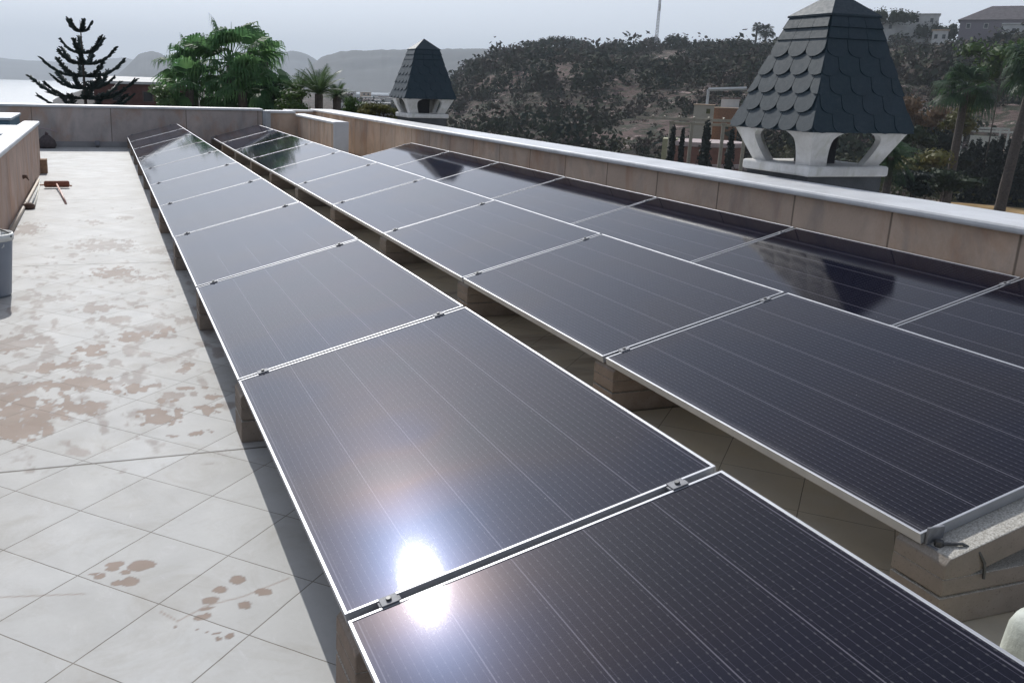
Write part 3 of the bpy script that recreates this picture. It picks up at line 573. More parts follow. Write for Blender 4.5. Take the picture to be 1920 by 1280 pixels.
far_hill('hill', [(535, 152), (560, 147), (578, 128), (602, 107), (640, 96), (700, 94), (760, 93), (840, 92), (900, 91), (935, 93), (990, 102), (1060, 110)], 1300, 1750, M_FAR, 11, -12)
far_hill('hill', [(205, 146), (222, 138), (238, 124), (258, 104), (272, 97), (290, 97), (303, 101), (316, 112), (330, 118), (345, 122), (380, 128), (420, 150)], 1900, 2350, M_FAR, 12)
far_hill('hill', [(440, 142), (480, 118), (515, 99), (545, 96), (565, 98), (585, 107), (610, 124), (640, 150)], 2500, 3000, M_FAR, 13)
far_hill('hill', [(-420, 112), (-260, 102), (-120, 108), (-30, 103), (12, 110), (60, 114), (110, 116), (150, 122), (190, 112), (230, 108), (300, 122), (520, 130), (760, 140)], 3300, 4600, M_FAR, 14)
# ------------------------------------------------------------------ foliage helpers
def rnd_unit(g): 
    v = Vector((g.gauss(0, 1), g.gauss(0, 1), g.gauss(0, 1))); return v.normalized()
def leaf_blob(mb, c, rx, ry, rz, n, size, g, shell=.55):
    c = Vector(c)
    for _ in range(n):
        d = rnd_unit(g); q = shell + (1 - shell) * g.random(); p = c + Vector((d.x * rx, d.y * ry, d.z * rz)) * q
        nn = (d + rnd_unit(g) * .8).normalized(); u = nn.orthogonal().normalized(); w_ = nn.cross(u); a = g.random() * 6.28
        u2 = u * math.cos(a) + w_ * math.sin(a); w2 = nn.cross(u2); s = size * g.uniform(.6, 1.35)
        mb.add([p - u2 * s * .5, p + w2 * s * .32, p + u2 * s * .55, p - w2 * s * .32], [(0, 1, 2, 3)])
def blob_core(mb, c, rx, ry, rz, g, k=.72):
    b = len(mb.v); n1, n2 = 7, 5
    for i in range(n2 + 1):
        th = math.pi * i / n2
        for j in range(n1):
            ph = 2 * math.pi * j / n1; q = k * g.uniform(.8, 1.1); mb.v.append((c[0] + rx * q * math.sin(th) * math.cos(ph), c[1] + ry * q * math.sin(th) * math.sin(ph), c[2] + rz * q * math.cos(th)))
    for i in range(n2):
        for j in range(n1): mb.f.append((b + i * n1 + j, b + i * n1 + (j + 1) % n1, b + (i + 1) * n1 + (j + 1) % n1, b + (i + 1) * n1 + j))
def scrub_mat():
    t = NT('scrub_leaves'); v = t.co(); isl = t.n("ShaderNodeNewGeometry").outputs['Random Per Island']
    col = t.ramp(t.noise(.11, 5, .65, v), [(.34, (.020, .034, .028)), (.46, (.045, .055, .030)), (.56, (.07, .055, .042)), (.66, (.12, .09, .078))])
    col = t.mix(t.math('MULTIPLY', isl, .5), col, (.02, .028, .02)); t.set(col, .9, 0, .08); return t.m
M_SCRUB = scrub_mat()
M_PINE = leafmat('pine_leaves', (.014, .026, .014), (.04, .055, .026), .8, .7, .1)
M_GREEN = leafmat('garden_leaves', (.03, .07, .02), (.09, .14, .035), 1.0, .55, .3)
M_OLIVE = leafmat('olive_leaves', (.06, .07, .02), (.17, .15, .05), 1.1, .6, .25)
M_DRY = leafmat('dry_flower_leaves', (.11, .07, .045), (.2, .14, .09), 1.5, .7, .25)
M_CYP = leafmat('cypress_leaves', (.010, .016, .014), (.022, .03, .022), 1.5, .7, .05)
M_PALM = leafmat('palm_leaves', (.025, .06, .03), (.06, .11, .045), 1.6, .5, .4)
M_PALM2 = leafmat('pale_palm_leaves', (.06, .12, .05), (.15, .22, .09), 2.5, .45, .4)
M_ARAU = leafmat('araucaria_leaves', (.022, .04, .04), (.045, .07, .06), 2.5, .6, .05)
M_BARK = simple('bark', (.07, .055, .045), .9, var=.35, sc=5, bump=.5, bsc=20)
M_PBARK = simple('palm_bark', (.085, .07, .06), .95, var=.35, sc=8, bump=.6, bsc=14)
# scrub cover: one mesh, thousands of bushes over the slope
g = random.Random(4); sb = MB()
for _ in range(5600):
    az = g.uniform(17, 56); q = g.random() ** .8; rr = float(ridge_r(az)); r = 118 + (rr + 12 - 118) * q
    x, y = r * math.sin(rad(az)), r * math.cos(rad(az))
    dens = float(fbm(x / 26, y / 26, 3, 50))
    if g.random() > (dens - .24) * 4.0 and q < .94: continue
    s = (.6 + 2.1 * g.random() ** 2.2 * (.45 if q > .88 else 1)) * (1.0 + .5 * (dens > .55)) * (r / 250) ** .35; z = float(ground_z(x, y)); h = s * g.uniform(.7, 1.2)
    leaf_blob(sb, (x, y, z + h * .45), s * 1.1, s * 1.1, h * 1.05, 40, s * .42, g, .35)
tag(sb.build('scrub', M_SCRUB), kind='stuff')
# garden ground cover in the near valley
gc = MB()
for _ in range(1700):
    az = g.uniform(16, 57); r = g.uniform(84, 135); x, y = r * math.sin(rad(az)), r * math.cos(rad(az))
    if 44 < az < 57 and r < 103: continue
    if 31 < az < 39.2: continue
    s = g.uniform(.6, 1.7); z = float(ground_z(x, y)); leaf_blob(gc, (x, y, z + s * .4), s * 1.1, s * 1.1, s, 48, s * .34, g, .4)
tag(gc.build('ground_cover', leafmat('valley_leaves', (.025, .035, .014), (.085, .08, .035), .09, .7, .2)), kind='stuff')
# ------------------------------------------------------------------ trees
def crown_tree(name, label, cat, base, h_trunk, blobs, mat, leaf, n, group=None, tr=.15, seed=1, lean=(0, 0)):
    g = random.Random(seed); r = empty(name, base); tag(r, label, cat, group)
    t = MB(); t.tube([(0, 0, -.5), (lean[0] * .4, lean[1] * .4, h_trunk * .5), (lean[0], lean[1], h_trunk)], [tr, tr * .8, tr * .6], 8)
    for (x, y, z, rx, rz) in blobs[:6]: t.tube([(lean[0], lean[1], h_trunk * .85), ((lean[0] + x) / 2, (lean[1] + y) / 2, (h_trunk + z) / 2), (x, y, z)], [tr * .5, tr * .35, tr * .12], 5)
    t.build('trunk', M_BARK, r); c = MB()
    for (x, y, z, rx, rz) in blobs:
        blob_core(c, (x, y, z), rx, rx, rz, g, .62); leaf_blob(c, (x, y, z), rx, rx, rz, n, leaf, g, .6)
    c.build('crown', mat, r); return r
def ridge_tree(u, vtop, width_px, r, label, name='pine_tree', cat='tree', hgt=None, flat=.4, seed=1, group='trees along the hill ridge'):
    g = random.Random(seed); top = at(u, vtop, r); W_ = width_px / F_PX * r; zb = float(ground_z(top.x, top.y)); H = max(top.z - zb, 1.5)
    side = Vector((math.cos(math.atan2(top.x, top.y)), -math.sin(math.atan2(top.x, top.y)), 0)); bl = []
    nb = max(4, int(W_ / 2.2))
    for i in range(nb):
        q = (i + .5) / nb * 2 - 1; rz = H * flat * .5 * (1.15 - .5 * q * q); rx = W_ / nb * .95
        bl.append((side.x * q * W_ * .45, side.y * q * W_ * .45 + g.uniform(-.8, .8), H - rz * 1.05 - H * flat * .35 * q * q + g.uniform(-.15, .15), rx, rz))
    return crown_tree(name, label, cat, (top.x, top.y, zb), H * (1 - flat) + .2, bl, M_PINE, .55 * r / 350 + .1, 110, group, .22, seed)
ridge_tree(1052, 64, 78, 392, "broadest dark umbrella pine in the clump at the left part of the hill ridge", seed=2, flat=.75)
ridge_tree(1008, 75, 50, 395, "dark pine left of the broadest one on the ridge, with a pale gap under it", seed=3, flat=.62)
ridge_tree(1088, 72, 40, 390, "lower dark tree just right of the broadest pine on the ridge", seed=4, flat=.8)
ridge_tree(953, 88, 22, 400, "small round tree on the ridge left of the pine clump", seed=5, flat=.8)
ridge_tree(1225, 66, 20, 380, "small tree on the ridge just left of the tall mast", seed=6, flat=.6)
ridge_tree(1268, 60, 36, 378, "dark ragged tree on the ridge just right of the tall mast", seed=7, flat=.7)
ridge_tree(1153, 77, 40, 385, "low wide dark tree on the ridge between the pine clump and the mast", seed=8, flat=.85)
ridge_tree(1322, 72, 40, 372, "low wide tree on the ridge, second right of the mast", seed=9, flat=.85)
ridge_tree(1370, 73, 36, 368, "low tree on the ridge between the mast and the twin palms", seed=10, flat=.85)
ridge_tree(1660, 11, 112, 320, "wide flat umbrella pine on the skyline right of the near chimney", seed=11, flat=.5)
ridge_tree(1745, 36, 40, 325, "small round dark tree between the hilltop villas", seed=12, flat=.8)
ridge_tree(1800, 34, 55, 318, "dark bushy tree just left of the big hipped villa", seed=13, flat=.85)
def fan_leaf(mb, p, d, size, g, nb=16, droop=.35, spread=2.1):
    d = d.normalized(); up = Vector((0, 0, 1)); s_ = d.cross(up)
    if s_.length < .1: s_ = Vector((1, 0, 0))
    s_.normalize(); nrm = s_.cross(d).normalized(); roll = g.uniform(-.5, .5); s_ = (s_ * math.cos(roll) + nrm * math.sin(roll)).normalized(); nrm = s_.cross(d).normalized()
    for i in range(nb):
        a = (i / (nb - 1) - .5) * spread; e = (d * math.cos(a) + s_ * math.sin(a)).normalized(); L = size * (1 - .22 * abs(a)) * g.uniform(.85, 1.1); wv = e.cross(nrm) * size * .045
        p1 = p + e * L * .5 - up * droop * L * .06; p2 = p + e * L * .85 - up * droop * L * .30; p3 = p + e * L * .98 - up * droop * L * g.uniform(.6, 1.0)
        mb.add([p, p1 - wv, p1 + wv, p2 - wv * .7, p2 + wv * .7, p3], [(0, 1, 2), (1, 3, 4, 2), (3, 5, 4)])
def fan_palm(name, label, base, H, R, nl, mat, seed, group=None, lean=(0, 0), tr=.14, droop=.5, cat='palm tree', low=-.5):
    g = random.Random(seed); r = empty(name, base); tag(r, label, cat, group); top = Vector((lean[0], lean[1], H))
    n = 14; pts = [(lean[0] * (i / n) ** 1.4, lean[1] * (i / n) ** 1.4, -.6 + (H + .6) * i / n) for i in range(n + 1)]
    MB().tube(pts, [tr * (1.25 - .35 * i / n) * (1 + .06 * (i % 2)) for i in range(n + 1)], 10).build('trunk', M_PBARK, r)
    c = MB()
    for i in range(nl):
        az = g.random() * 6.283; el = g.uniform(low, 1.35); d = Vector((math.cos(az) * math.cos(el), math.sin(az) * math.cos(el), math.sin(el)))
        Lp = R * g.uniform(.35, .62); p = top + d * Lp - Vector((0, 0, max(0, .10 * R * math.cos(el)))); c.tube([top, (top + p) / 2 + Vector((0, 0, .04 * R)), p], [.018, .014, .009], 3, False)
        fan_leaf(c, p, (d + Vector((0, 0, -.15))).normalized(), R * g.uniform(.48, .66), g, 15, droop)
    c.build('crown', mat, r)
    return r
def feather_palm(name, label, base, H, R, nl, mat, seed, group=None, lean=(0, 0), tr=.13, cat='palm tree', low=-.35, stiff=1.0):
    g = random.Random(seed); r = empty(name, base); tag(r, label, cat, group); top = Vector((lean[0], lean[1], H)); n = 12
    pts = [(lean[0] * (i / n) ** 1.3, lean[1] * (i / n) ** 1.3, -.6 + (H + .6) * i / n) for i in range(n + 1)]
    MB().tube(pts, [tr * (1.3 - .4 * i / n) for i in range(n + 1)], 9).build('trunk', M_PBARK, r); c = MB()
    for i in range(nl):
        az = g.random() * 6.283; el = g.uniform(low, 1.4); L = R * g.uniform(.8, 1.1); d = Vector((math.cos(az) * math.cos(el), math.sin(az) * math.cos(el), math.sin(el))); sd = Vector((-math.sin(az), math.cos(az), 0)); pr = top.copy(); P_ = [pr]
        m_ = 12
        for k in range(m_):
            dd = (d - Vector((0, 0, 1)) * (k / m_) ** 1.5 * 1.25 / stiff).normalized(); pr = pr + dd * L / m_; P_.append(pr)
        c.tube(P_, [.02 * (1 - .8 * k / m_) for k in range(m_ + 1)], 3, False)
        for k in range(2, m_ + 1):
            ll = L * .30 * math.sin(math.pi * min(1, (k + 1.5) / (m_ + 2))) + L * .05; fw = (P_[k] - P_[k - 1]).normalized()
            for sg in (-1, 1):
                for h_ in (0, .5):
                    q = P_[k - 1].lerp(P_[k], h_ + .25); e = (sd * sg + fw * .7 - Vector((0, 0, .35 / stiff))).normalized(); wv = fw * L * .012
                    c.add([q - wv, q + wv, q + e * ll * g.uniform(.85, 1.1) + wv * .3], [(0, 1, 2)])
    c.build('crown', mat, r); return r
def on_ground(u, v_top, r):                    # place a tree: crown centre seen at (u, v_top), foot on the ground
    p = at(u, v_top, r); zb = float(ground_z(p.x, p.y)); return (p.x, p.y, zb), p.z - zb
M_DP = leafmat('dense_palm_leaves', (.06, .15, .065), (.16, .29, .11), 1.2, .6, .55)
for i, (u, v, w_, nl, r, lab) in enumerate([(432, 118, 72, 46, 30, "tallest fan palm with a dense green crown in the clump behind the far wall"), (362, 126, 54, 26, 31, "fan palm leaning left in the clump behind the far wall"), (495, 116, 48, 24, 31.5, "fan palm with drooping leaf tips at the right of the big palm clump"), (355, 168, 50, 30, 29, "low fan palm filling the lower left of the palm clump"), (455, 172, 62, 40, 28.5, "low dark fan palm at the centre foot of the palm clump")]):
    b, H = on_ground(u, v, r); fan_palm('fan_palm', lab, b, H, w_ / F_PX * r * 1.32, nl, M_DP, 20 + i, 'fan palms behind the far wall', droop=.9)
b, H = on_ground(434, 92, 30.1); sp_ = MB(); sp_.tube([(0, 0, H - .1), (0, 0, H + .35), (.01, 0, H + .8)], [.03, .02, .004], 5); e = bpy.data.objects['fan_palm']; s_o = sp_.build('spear_leaf', M_DP, e)
s_o.location = (b[0] - e.location.x, b[1] - e.location.y, b[2] - e.location.z)
for i, (u, v, w_, r, lab) in enumerate([(598, 176, 46, 27, "small pale green palm with upright spiky fronds behind the stub wall"), (560, 172, 30, 27.6, "smaller pale palm just left of the spiky one behind the stub wall"), (632, 180, 26, 27.3, "smallest pale palm, right of the spiky one behind the stub wall")]):
    b, H = on_ground(u, v, r); feather_palm('small_palm', lab, b, H, w_ / F_PX * r * 1.3, 34, M_PALM2, 40 + i, 'small palms behind the stub wall', low=-.1, stiff=1.8)
# Norfolk pine
def norfolk():
    r_ = 34.0; b, _ = on_ground(160, 195, r_); g = random.Random(9); root = empty('norfolk_pine', b); tag(root, "dark Norfolk pine with open tiers of upswept branches at the left, behind the far wall", 'tree')
    zt = at(160, 45, r_).z - b[2]; k = r_ / F_PX; t = MB().tube([(0, 0, -.5), (.03, 0, zt * .5), (0, 0, zt - .1), (0, 0, zt + .12)], [.13, .09, .018, .006], 8); t.build('trunk', M_BARK, root); c = MB()
    tiers = [(60, 20, .95, 5), (100, 40, .6, 5), (120, 52, .42, 5), (143, 72, .34, 5), (166, 64, .34, 6), (184, 88, .26, 6), (206, 78, .22, 6), (228, 84, .15, 6)]
    for ti, (v, lp, up, nb) in enumerate(tiers):
        z0 = at(160, v, r_).z - b[2]
        for i in range(nb):
            a = 2 * math.pi * (i + g.uniform(-.18, .18)) / nb + ti * .55; L = lp * k * g.uniform(.68, 1.1); d = Vector((math.cos(a), math.sin(a), 0)); P_ = []
            for q in np.linspace(0, 1, 9): P_.append(Vector((0, 0, z0)) + d * L * q + Vector((0, 0, L * (up * q * q * .9 + .12 * q - .1 * math.sin(q * 3)))))
            c.tube(P_, [.022 * (1 - .7 * q) + .004 for q in np.linspace(0, 1, 9)], 4, False)
            sd = Vector((-d.y, d.x, 0))
            for j in range(3, 40):
                q = j / 39; i0 = min(7, int(q * 8)); p = P_[i0].lerp(P_[i0 + 1], q * 8 - i0); fl = (.30 * (1 - q * .35) * min(1, q * 4)) * (.55 + .45 * L) * .8
                for sg in (-1, 1, 0):
                    e = (sd * sg * g.uniform(.5, 1) + d * .75 + Vector((0, 0, g.uniform(.1, .75)))).normalized(); tip = p + e * fl * g.uniform(.7, 1.2); m_ = p.lerp(tip, .55); wv = e.cross(Vector((0, 0, 1))).normalized() * .034
                    wz = Vector((0, 0, .032)); c.add([p, m_ - wv, tip, m_ + wv, m_ - wz, m_ + wz], [(0, 1, 2, 3), (0, 4, 2, 5)])
    c.build('crown', M_ARAU, root)
norfolk()
# ------------------------------------------------------------------ buildings and garden structures
M_WHITE = simple('white_wall', (.55, .55, .53), .8, var=.12, sc=.8); M_TAN = simple('tan_wall', (.42, .30, .2), .85, var=.2, sc=1); M_BRICK = simple('red_brick_wall', (.20, .095, .07), .9, var=.25, sc=2)
M_WIN = simple('dark_window', (.02, .025, .03), .2); M_ROOFT = simple('brown_roof_tiles', (.13, .09, .08), .85, var=.25, sc=1.5, bump=.5, bsc=6); M_PURP = simple('greyish_roof', (.13, .115, .12), .85, var=.25, sc=1.2)
def placed(name, u, v, r, label, cat, group=None, ground=True, face=None):
    p = at(u, v, r); z = float(ground_z(p.x, p.y)) if ground else p.z; a = -math.atan2(p.x, p.y) if face is None else face
    e = empty(name, (p.x, p.y, z), (0, 0, a)); tag(e, label, cat, group); return e, p.z - z
# low building with white flat roof left of the palms
e, H = placed('low_building', 262, 156, 40, "low reddish brown building with a flat white roof, left of the fan palms", 'building')
k = 40 / F_PX; wW = 76 * k; MB().box(-wW, wW, 0, 11, -1, H - .05).build('wall', simple('reddish_plank_wall', (.13, .065, .055), .9, var=.4, sc=2.2), e)
MB().add([(-wW - .1, -.15, H - .05), (wW + .1, -.15, H - .05), (wW + .1, 11.1, H - .05), (-wW - .1, 11.1, H - .05), (-wW - .1, -.15, H + .05), (wW + .1, -.15, H + .05), (wW + .1, 11.1, H + .22), (-wW - .1, 11.1, H + .22)], [(0, 3, 2, 1), (4, 5, 6, 7), (0, 1, 5, 4), (1, 2, 6, 5), (2, 3, 7, 6), (3, 0, 4, 7)]).build('roof', M_WHITE, e)
for x in (-.9, .3, 1.2):
    f = MB().box(x - .22, x + .22, -.03, 0.0, H - .75, H - .3).build('window', M_ROOFT, e); MB().box(x - .17, x + .17, -.04, -.031, H - .70, H - .35).build('pane', M_WIN, f)
# hedge block between the palms
def hedge(u0, u1, v0, r, label, mat=M_GREEN, dep=1.2, seed=3, name='hedge', cat='hedge'):
    p0, p1 = at(u0, v0, r), at(u1, v0, r); g = random.Random(seed); zb = float(ground_z(p0.x, p0.y)); c = MB(); base = (p0 + p1) / 2; L = (p1 - p0).length; H = base.z - zb
    ang = -math.atan2(base.x, base.y); r_ = empty(name, (base.x, base.y, zb), (0, 0, ang)); tag(r_, label, cat)
    c.box(-L / 2 + .08, L / 2 - .08, -dep / 2 + .08, dep / 2 - .08, 0, H - .1)
    for _ in range(int(900 * L)):
        f = g.random(); x = g.uniform(-L / 2, L / 2); 
        if f < .3: p = Vector((x, g.uniform(-dep / 2, dep / 2), H + g.uniform(-.06, .05)))
        else: p = Vector((x, -dep / 2 + g.uniform(-.05, .08), g.uniform(H * .5, H)))
        n_ = rnd_unit(g); u_ = n_.orthogonal().normalized() * .06; w2 = n_.cross(u_).normalized() * .035; c.add([p - u_, p + w2, p + u_, p - w2], [(0, 1, 2, 3)])
    c.build('foliage', mat, r_); MB().tube([(0, 0, -.4), (0, 0, .5)], .05, 6).build('stem', M_BARK, r_); return r_
hedge(487, 556, 158, 29, "clipped dark green hedge between the big palm clump and the small palms", M_PALM, seed=5)
def bush_at(u, v, r, w_px, h_px, mat, label, seed, name='bush', group='garden bushes beyond the parapet', n=7, leaf=.14, ln=130):
    g = random.Random(seed); p = at(u, v, r); k = r / F_PX; W_, Hh = w_px * k, h_px * k; zb = float(ground_z(p.x, p.y)); bl = []
    for i in range(n):
        bl.append((g.uniform(-.5, .5) * W_, g.uniform(-.5, .5) * W_, p.z - zb + g.uniform(-.5, .5) * Hh, W_ * g.uniform(.25, .4), Hh * g.uniform(.25, .42)))
    return crown_tree(name, label, 'bush', (p.x, p.y, zb), max(.3, p.z - zb - Hh * .4), bl, mat, leaf, ln, group, .08, seed)
bush_at(712, 207, 24, 60, 20, M_OLIVE, "olive green bush behind the right wall, just left of the farther chimney", 31, leaf=.09)
bush_at(668, 200, 25, 40, 30, M_GREEN, "small green bush between the small palms and the olive bush", 32, leaf=.08)
bush_at(305, 185, 28, 46, 36, M_PALM2, "light green bush at the left foot of the fan palm clump", 33, leaf=.08)
bush_at(545, 190, 26.5, 60, 30, M_GREEN, "dark green bush right at the foot of the hedge behind the stub wall", 34, leaf=.08)
# distant town
g = random.Random(8); tw = []
for i in range(26):
    u = g.uniform(640, 760); v = g.uniform(170, 196); r = 300 + (196 - v) * 14; tw.append((u, v, r))
for i, (u, v, r) in enumerate(sorted(tw)):
    p = at(u, v, r); z = float(ground_z(p.x, p.y)); h_ = max(2.5, p.z - z); w_ = g.uniform(2.5, 6)
    e = empty('village_house', (p.x, p.y, z), (0, 0, g.uniform(-.5, .5))); tag(e, f"small white house in the distant village, {['first','second','third','fourth','fifth','sixth','seventh','eighth','ninth','tenth','eleventh','twelfth','thirteenth','fourteenth','fifteenth','sixteenth','seventeenth','eighteenth','nineteenth','twentieth','twenty-first','twenty-second','twenty-third','twenty-fourth','twenty-fifth','rightmost'][i]} from the left", 'house', 'white village houses')
    MB().box(-w_, w_, -3, 3, -2, h_).build('wall', M_WHITE if i % 3 else M_TAN, e); MB().box(-w_ - .2, w_ + .2, -3.2, 3.2, h_, h_ + .3).build('roof', M_WHITE if i % 2 else M_ROOFT, e)
    for xx in (-.5, .4): MB().box(w_ * xx - .6, w_ * xx + .6, -3.08, -3.01, h_ - 2, h_ - .8).build('window', M_WIN, e)
vt = MB()
for i in range(240):
    u = g.uniform(630, 800); v = g.uniform(164, 205); r = 280 + (205 - v) * 13; p = at(u, v, r); z = float(ground_z(p.x, p.y)); s = g.uniform(2, 3.5); leaf_blob(vt, (p.x, p.y, z + s * .8), s * 1.1, s * 1.1, s * 1.1, 44, s * .4, g, .35)
tag(vt.build('woodland', M_SCRUB), kind='stuff')
# mast
e, H = placed('radio_mast', 1243, -60, 377, "tall thin lattice radio mast standing on the hill ridge", 'mast')
m = MB(); H2 = H
for (x, y) in ((-.55, -.4), (.55, -.4), (0, .6)): m.tube([(x, y, 0), (x * .35, y * .35, H2)], .11, 4)
nseg = 26
for i in range(nseg):
    za, zb_ = H2 * i / nseg, H2 * (i + 1) / nseg; sa, sb_ = 1 - .65 * i / nseg, 1 - .65 * (i + 1) / nseg; C3 = ((-.55, -.4), (.55, -.4), (0, .6))
    for j in range(3): a, b_ = C3[j], C3[(j + 1) % 3]; m.tube([(a[0] * sa, a[1] * sa, za), (b_[0] * sb_, b_[1] * sb_, zb_)], .06, 3)
m.build('lattice', simple('mast_steel', (.3, .31, .34), .5, .3), e); MB().tube([(.35, -.4, H2 * .47), (.35, -.6, H2 * .47 + 2.2)], .3, 6).build('antenna', M_WHITE, e); MB().tube([(-.3, -.3, H2 * .62), (-.3, -.3, H2 * .62 + 1.6)], .28, 6).build('antenna', M_WHITE, e)
# twin palms on the skyline
for i, (u, v, w_, lab) in enumerate([(1420, 50, 15, "left and thinner of two palms on the skyline beside the near chimney"), (1437, 58, 26, "right and fuller of two palms on the skyline beside the near chimney")]):
    b, H = on_ground(u, v, 362); fan_palm('skyline_palm', lab, b, H, w_ / F_PX * 362 * .62, 44, M_PINE, 60 + i, 'twin palms on the skyline', tr=.35, droop=.9)
# hilltop villas
def villa(name, u, v_top, r, wpx, hpx, label, wall_m, roof, roof_m, seed, depth=8, cat='villa'):
    e, H = placed(name, u, v_top, r, label, cat, 'villas on the hilltop'); k = r / F_PX; hw = wpx * k / 2; hh = hpx * k; g = random.Random(seed); wt = H if roof == 'flat' else H - hh * .45
    MB().box(-hw, hw, 0, depth, -6, wt).build('wall', wall_m, e)
    if roof == 'flat': MB().box(-hw - .3, hw + .3, -.3, depth + .3, wt, wt + .35).build('roof', roof_m, e)
    else:
        o = .7; MB().add([(-hw - o, -o, wt), (hw + o, -o, wt), (hw + o, depth + o, wt), (-hw - o, depth + o, wt), (-hw * .35, depth / 2, H), (hw * .35, depth / 2, H)], [(3, 2, 1, 0), (0, 1, 5, 4), (1, 2, 5), (2, 3, 4, 5), (3, 0, 4)]).build('roof', roof_m, e)
    n_ = max(2, int(hw / 1.8)); 
    for i in range(n_):
        x = -hw + 2 * hw * (i + .5) / n_; w_ = MB().box(x - .55, x + .55, -.07, -.001, wt - 2.3, wt - .9).build('window', M_WHITE, e); MB().box(x - .42, x + .42, -.1, -.071, wt - 2.18, wt - 1.02).build('pane', M_WIN, w_)
    return e
villa('villa', 1660, 40, 322, 34, 46, "white villa with an arched terrace just right of the near chimney hood", M_WHITE, 'flat', M_WHITE, 1)
villa('villa', 1722, 28, 326, 60, 32, "wide white flat roofed villa under the skyline, second from the near chimney", M_WHITE, 'flat', M_WHITE, 2)
villa('villa', 1764, 58, 312, 22, 14, "tiny pale house between the two larger hilltop villas", M_WHITE, 'flat', M_TAN, 3, 5)
villa('villa', 1890, 8, 310, 118, 50, "large villa with a greyish hipped roof at the top right corner", simple('mauve_wall', (.2, .18, .2), .85), 'hip', M_PURP, 4, 12)
villa('villa', 1925, 46, 300, 60, 20, "long white terraced house below the hipped villa, cut by the right edge", M_WHITE, 'flat', M_WHITE, 5, 6)
# small buildings below the slope, left of the near chimney
def small_house(u, v_top, r, wpx, hpx, label, wm, rm, depth=3, win=True):
    e, H = placed('garden_house', u, v_top, r, label, 'house'); k = r / F_PX; hw = wpx * k / 2; MB().box(-hw, hw, 0, depth, -5, H - .12).build('wall', wm, e); MB().box(-hw - .12, hw + .12, -.12, depth + .12, H - .12, H).build('roof', rm, e)
    if win:
        f = MB().box(hw * .15, hw * .72, -.06, -.001, H - hpx * k * .78, H - hpx * k * .25).build('window', wm, e); MB().box(hw * .24, hw * .63, -.09, -.061, H - hpx * k * .7, H - hpx * k * .33).build('pane', M_OLIVE, f)
    return e
small_house(1321, 196, 132, 34, 22, "small cream hut with one square window above the pergola", simple('cream_wall', (.42, .38, .3), .85, var=.1), M_TAN)
small_house(1370, 184, 140, 30, 16, "small white walled house beside the cream hut, partly behind the near chimney", M_WHITE, M_ROOFT, 3, False)
small_house(1362, 202, 136, 44, 16, "orange brown terrace block below the white walled house", simple('orange_wall', (.25, .12, .06), .9, var=.3), M_TAN, 3, False)
o = MB(); p0, p1 = at(1328, 168, 150), at(1400, 166, 150); o.tube([p0, p1], .25, 4); o.box(p0.x, p0.x + .3, p0.y, p0.y + .3, p0.z - 9, p0.z); tag(o.build('terrace_rail', M_WHITE), "long thin pale terrace rail on the slope above the cream hut", 'rail')
# pergola + round brick garden tower
e, H = placed('pergola', 1290, 222, 88, "cream pergola with round columns carrying long beams, left of the near chimney", 'pergola')
k = 88 / F_PX; MC = simple('cream_column', (.34, .31, .24), .8, var=.15)
for (xa, xb, y, dz) in ((-88, 105, -1.2, 0), (-30, 105, .9, -.45)): MB().box(xa * k, xb * k, y - .12, y + .12, H + dz - .18, H + dz + .05).build('beam', MC, e)
for x in (-27, 8, 60, 96): MB().lathe([(.24, H - .35), (.24, H - .25), (.15, H - .5), (.17, 0), (.26, 0), (.26, -.3)][::-1], (x * k, -1.2, 0), 12).build('column', MC, e)
for x in (-60, -40, -15, 10, 35, 60, 85): MB().box(x * k - .06, x * k + .06, -1.5, 1.2, H + .05, H + .17).build('rafter', MC, e)
e, H = placed('brick_tower', 1322, 262, 94, "round red brown brick tower with a cream corner and pale ledges under the pergola", 'tower')
k = 94 / F_PX; R_ = 66 * k; MB().lathe([(R_, -4), (R_, H - .5), (R_ * .99, H - .5)], n=20).build('wall', M_BRICK, e); MB().lathe([(R_ + .05, H - .55), (R_ + .12, H - .5), (R_ + .12, H - .12), (0, H - .1)], n=20).build('parapet', simple('pink_ledge', (.42, .34, .33), .85, var=.15), e)
MB().lathe([(R_ + .05, H - 2.5), (R_ + .14, H - 2.45), (R_ + .14, H - 2.1), (R_ + .05, H - 2.05)], n=20).build('ledge', simple('cream_ledge', (.40, .32, .3), .85, var=.15), e)
MB().box(-R_ - .25, -R_ + 1.1, -R_ * .55, R_ * .2, -4, H + .02).build('corner_pier', simple('yellow_pier', (.34, .33, .2), .85, var=.15), e)
for i, (u, vt_, r, w_, lab) in enumerate([(1263, 242, 84, 16, "dark narrow cypress at the left front of the brick tower"), (1281, 246, 84, 11, "thin dark cypress second from left in front of the brick tower"), (1327, 236, 83, 26, "widest dark cypress in the middle in front of the brick tower"), (1373, 248, 83, 18, "dark bushy cypress at the right front of the brick tower")]):
    p = at(u, vt_, r); zb = float(ground_z(p.x, p.y)); H = p.z - zb; k = r / F_PX; bl = [(0, 0, H * q, w_ * k * .5 * (1.1 - .7 * max(0, q - .6) / .4), H * .14) for q in (.14, .28, .42, .56, .7, .84, .93)]
    crown_tree('cypress', lab, 'tree', (p.x, p.y, zb), H * .8, bl, M_CYP, .3, 120, 'cypresses at the brick tower', .1, 70 + i)
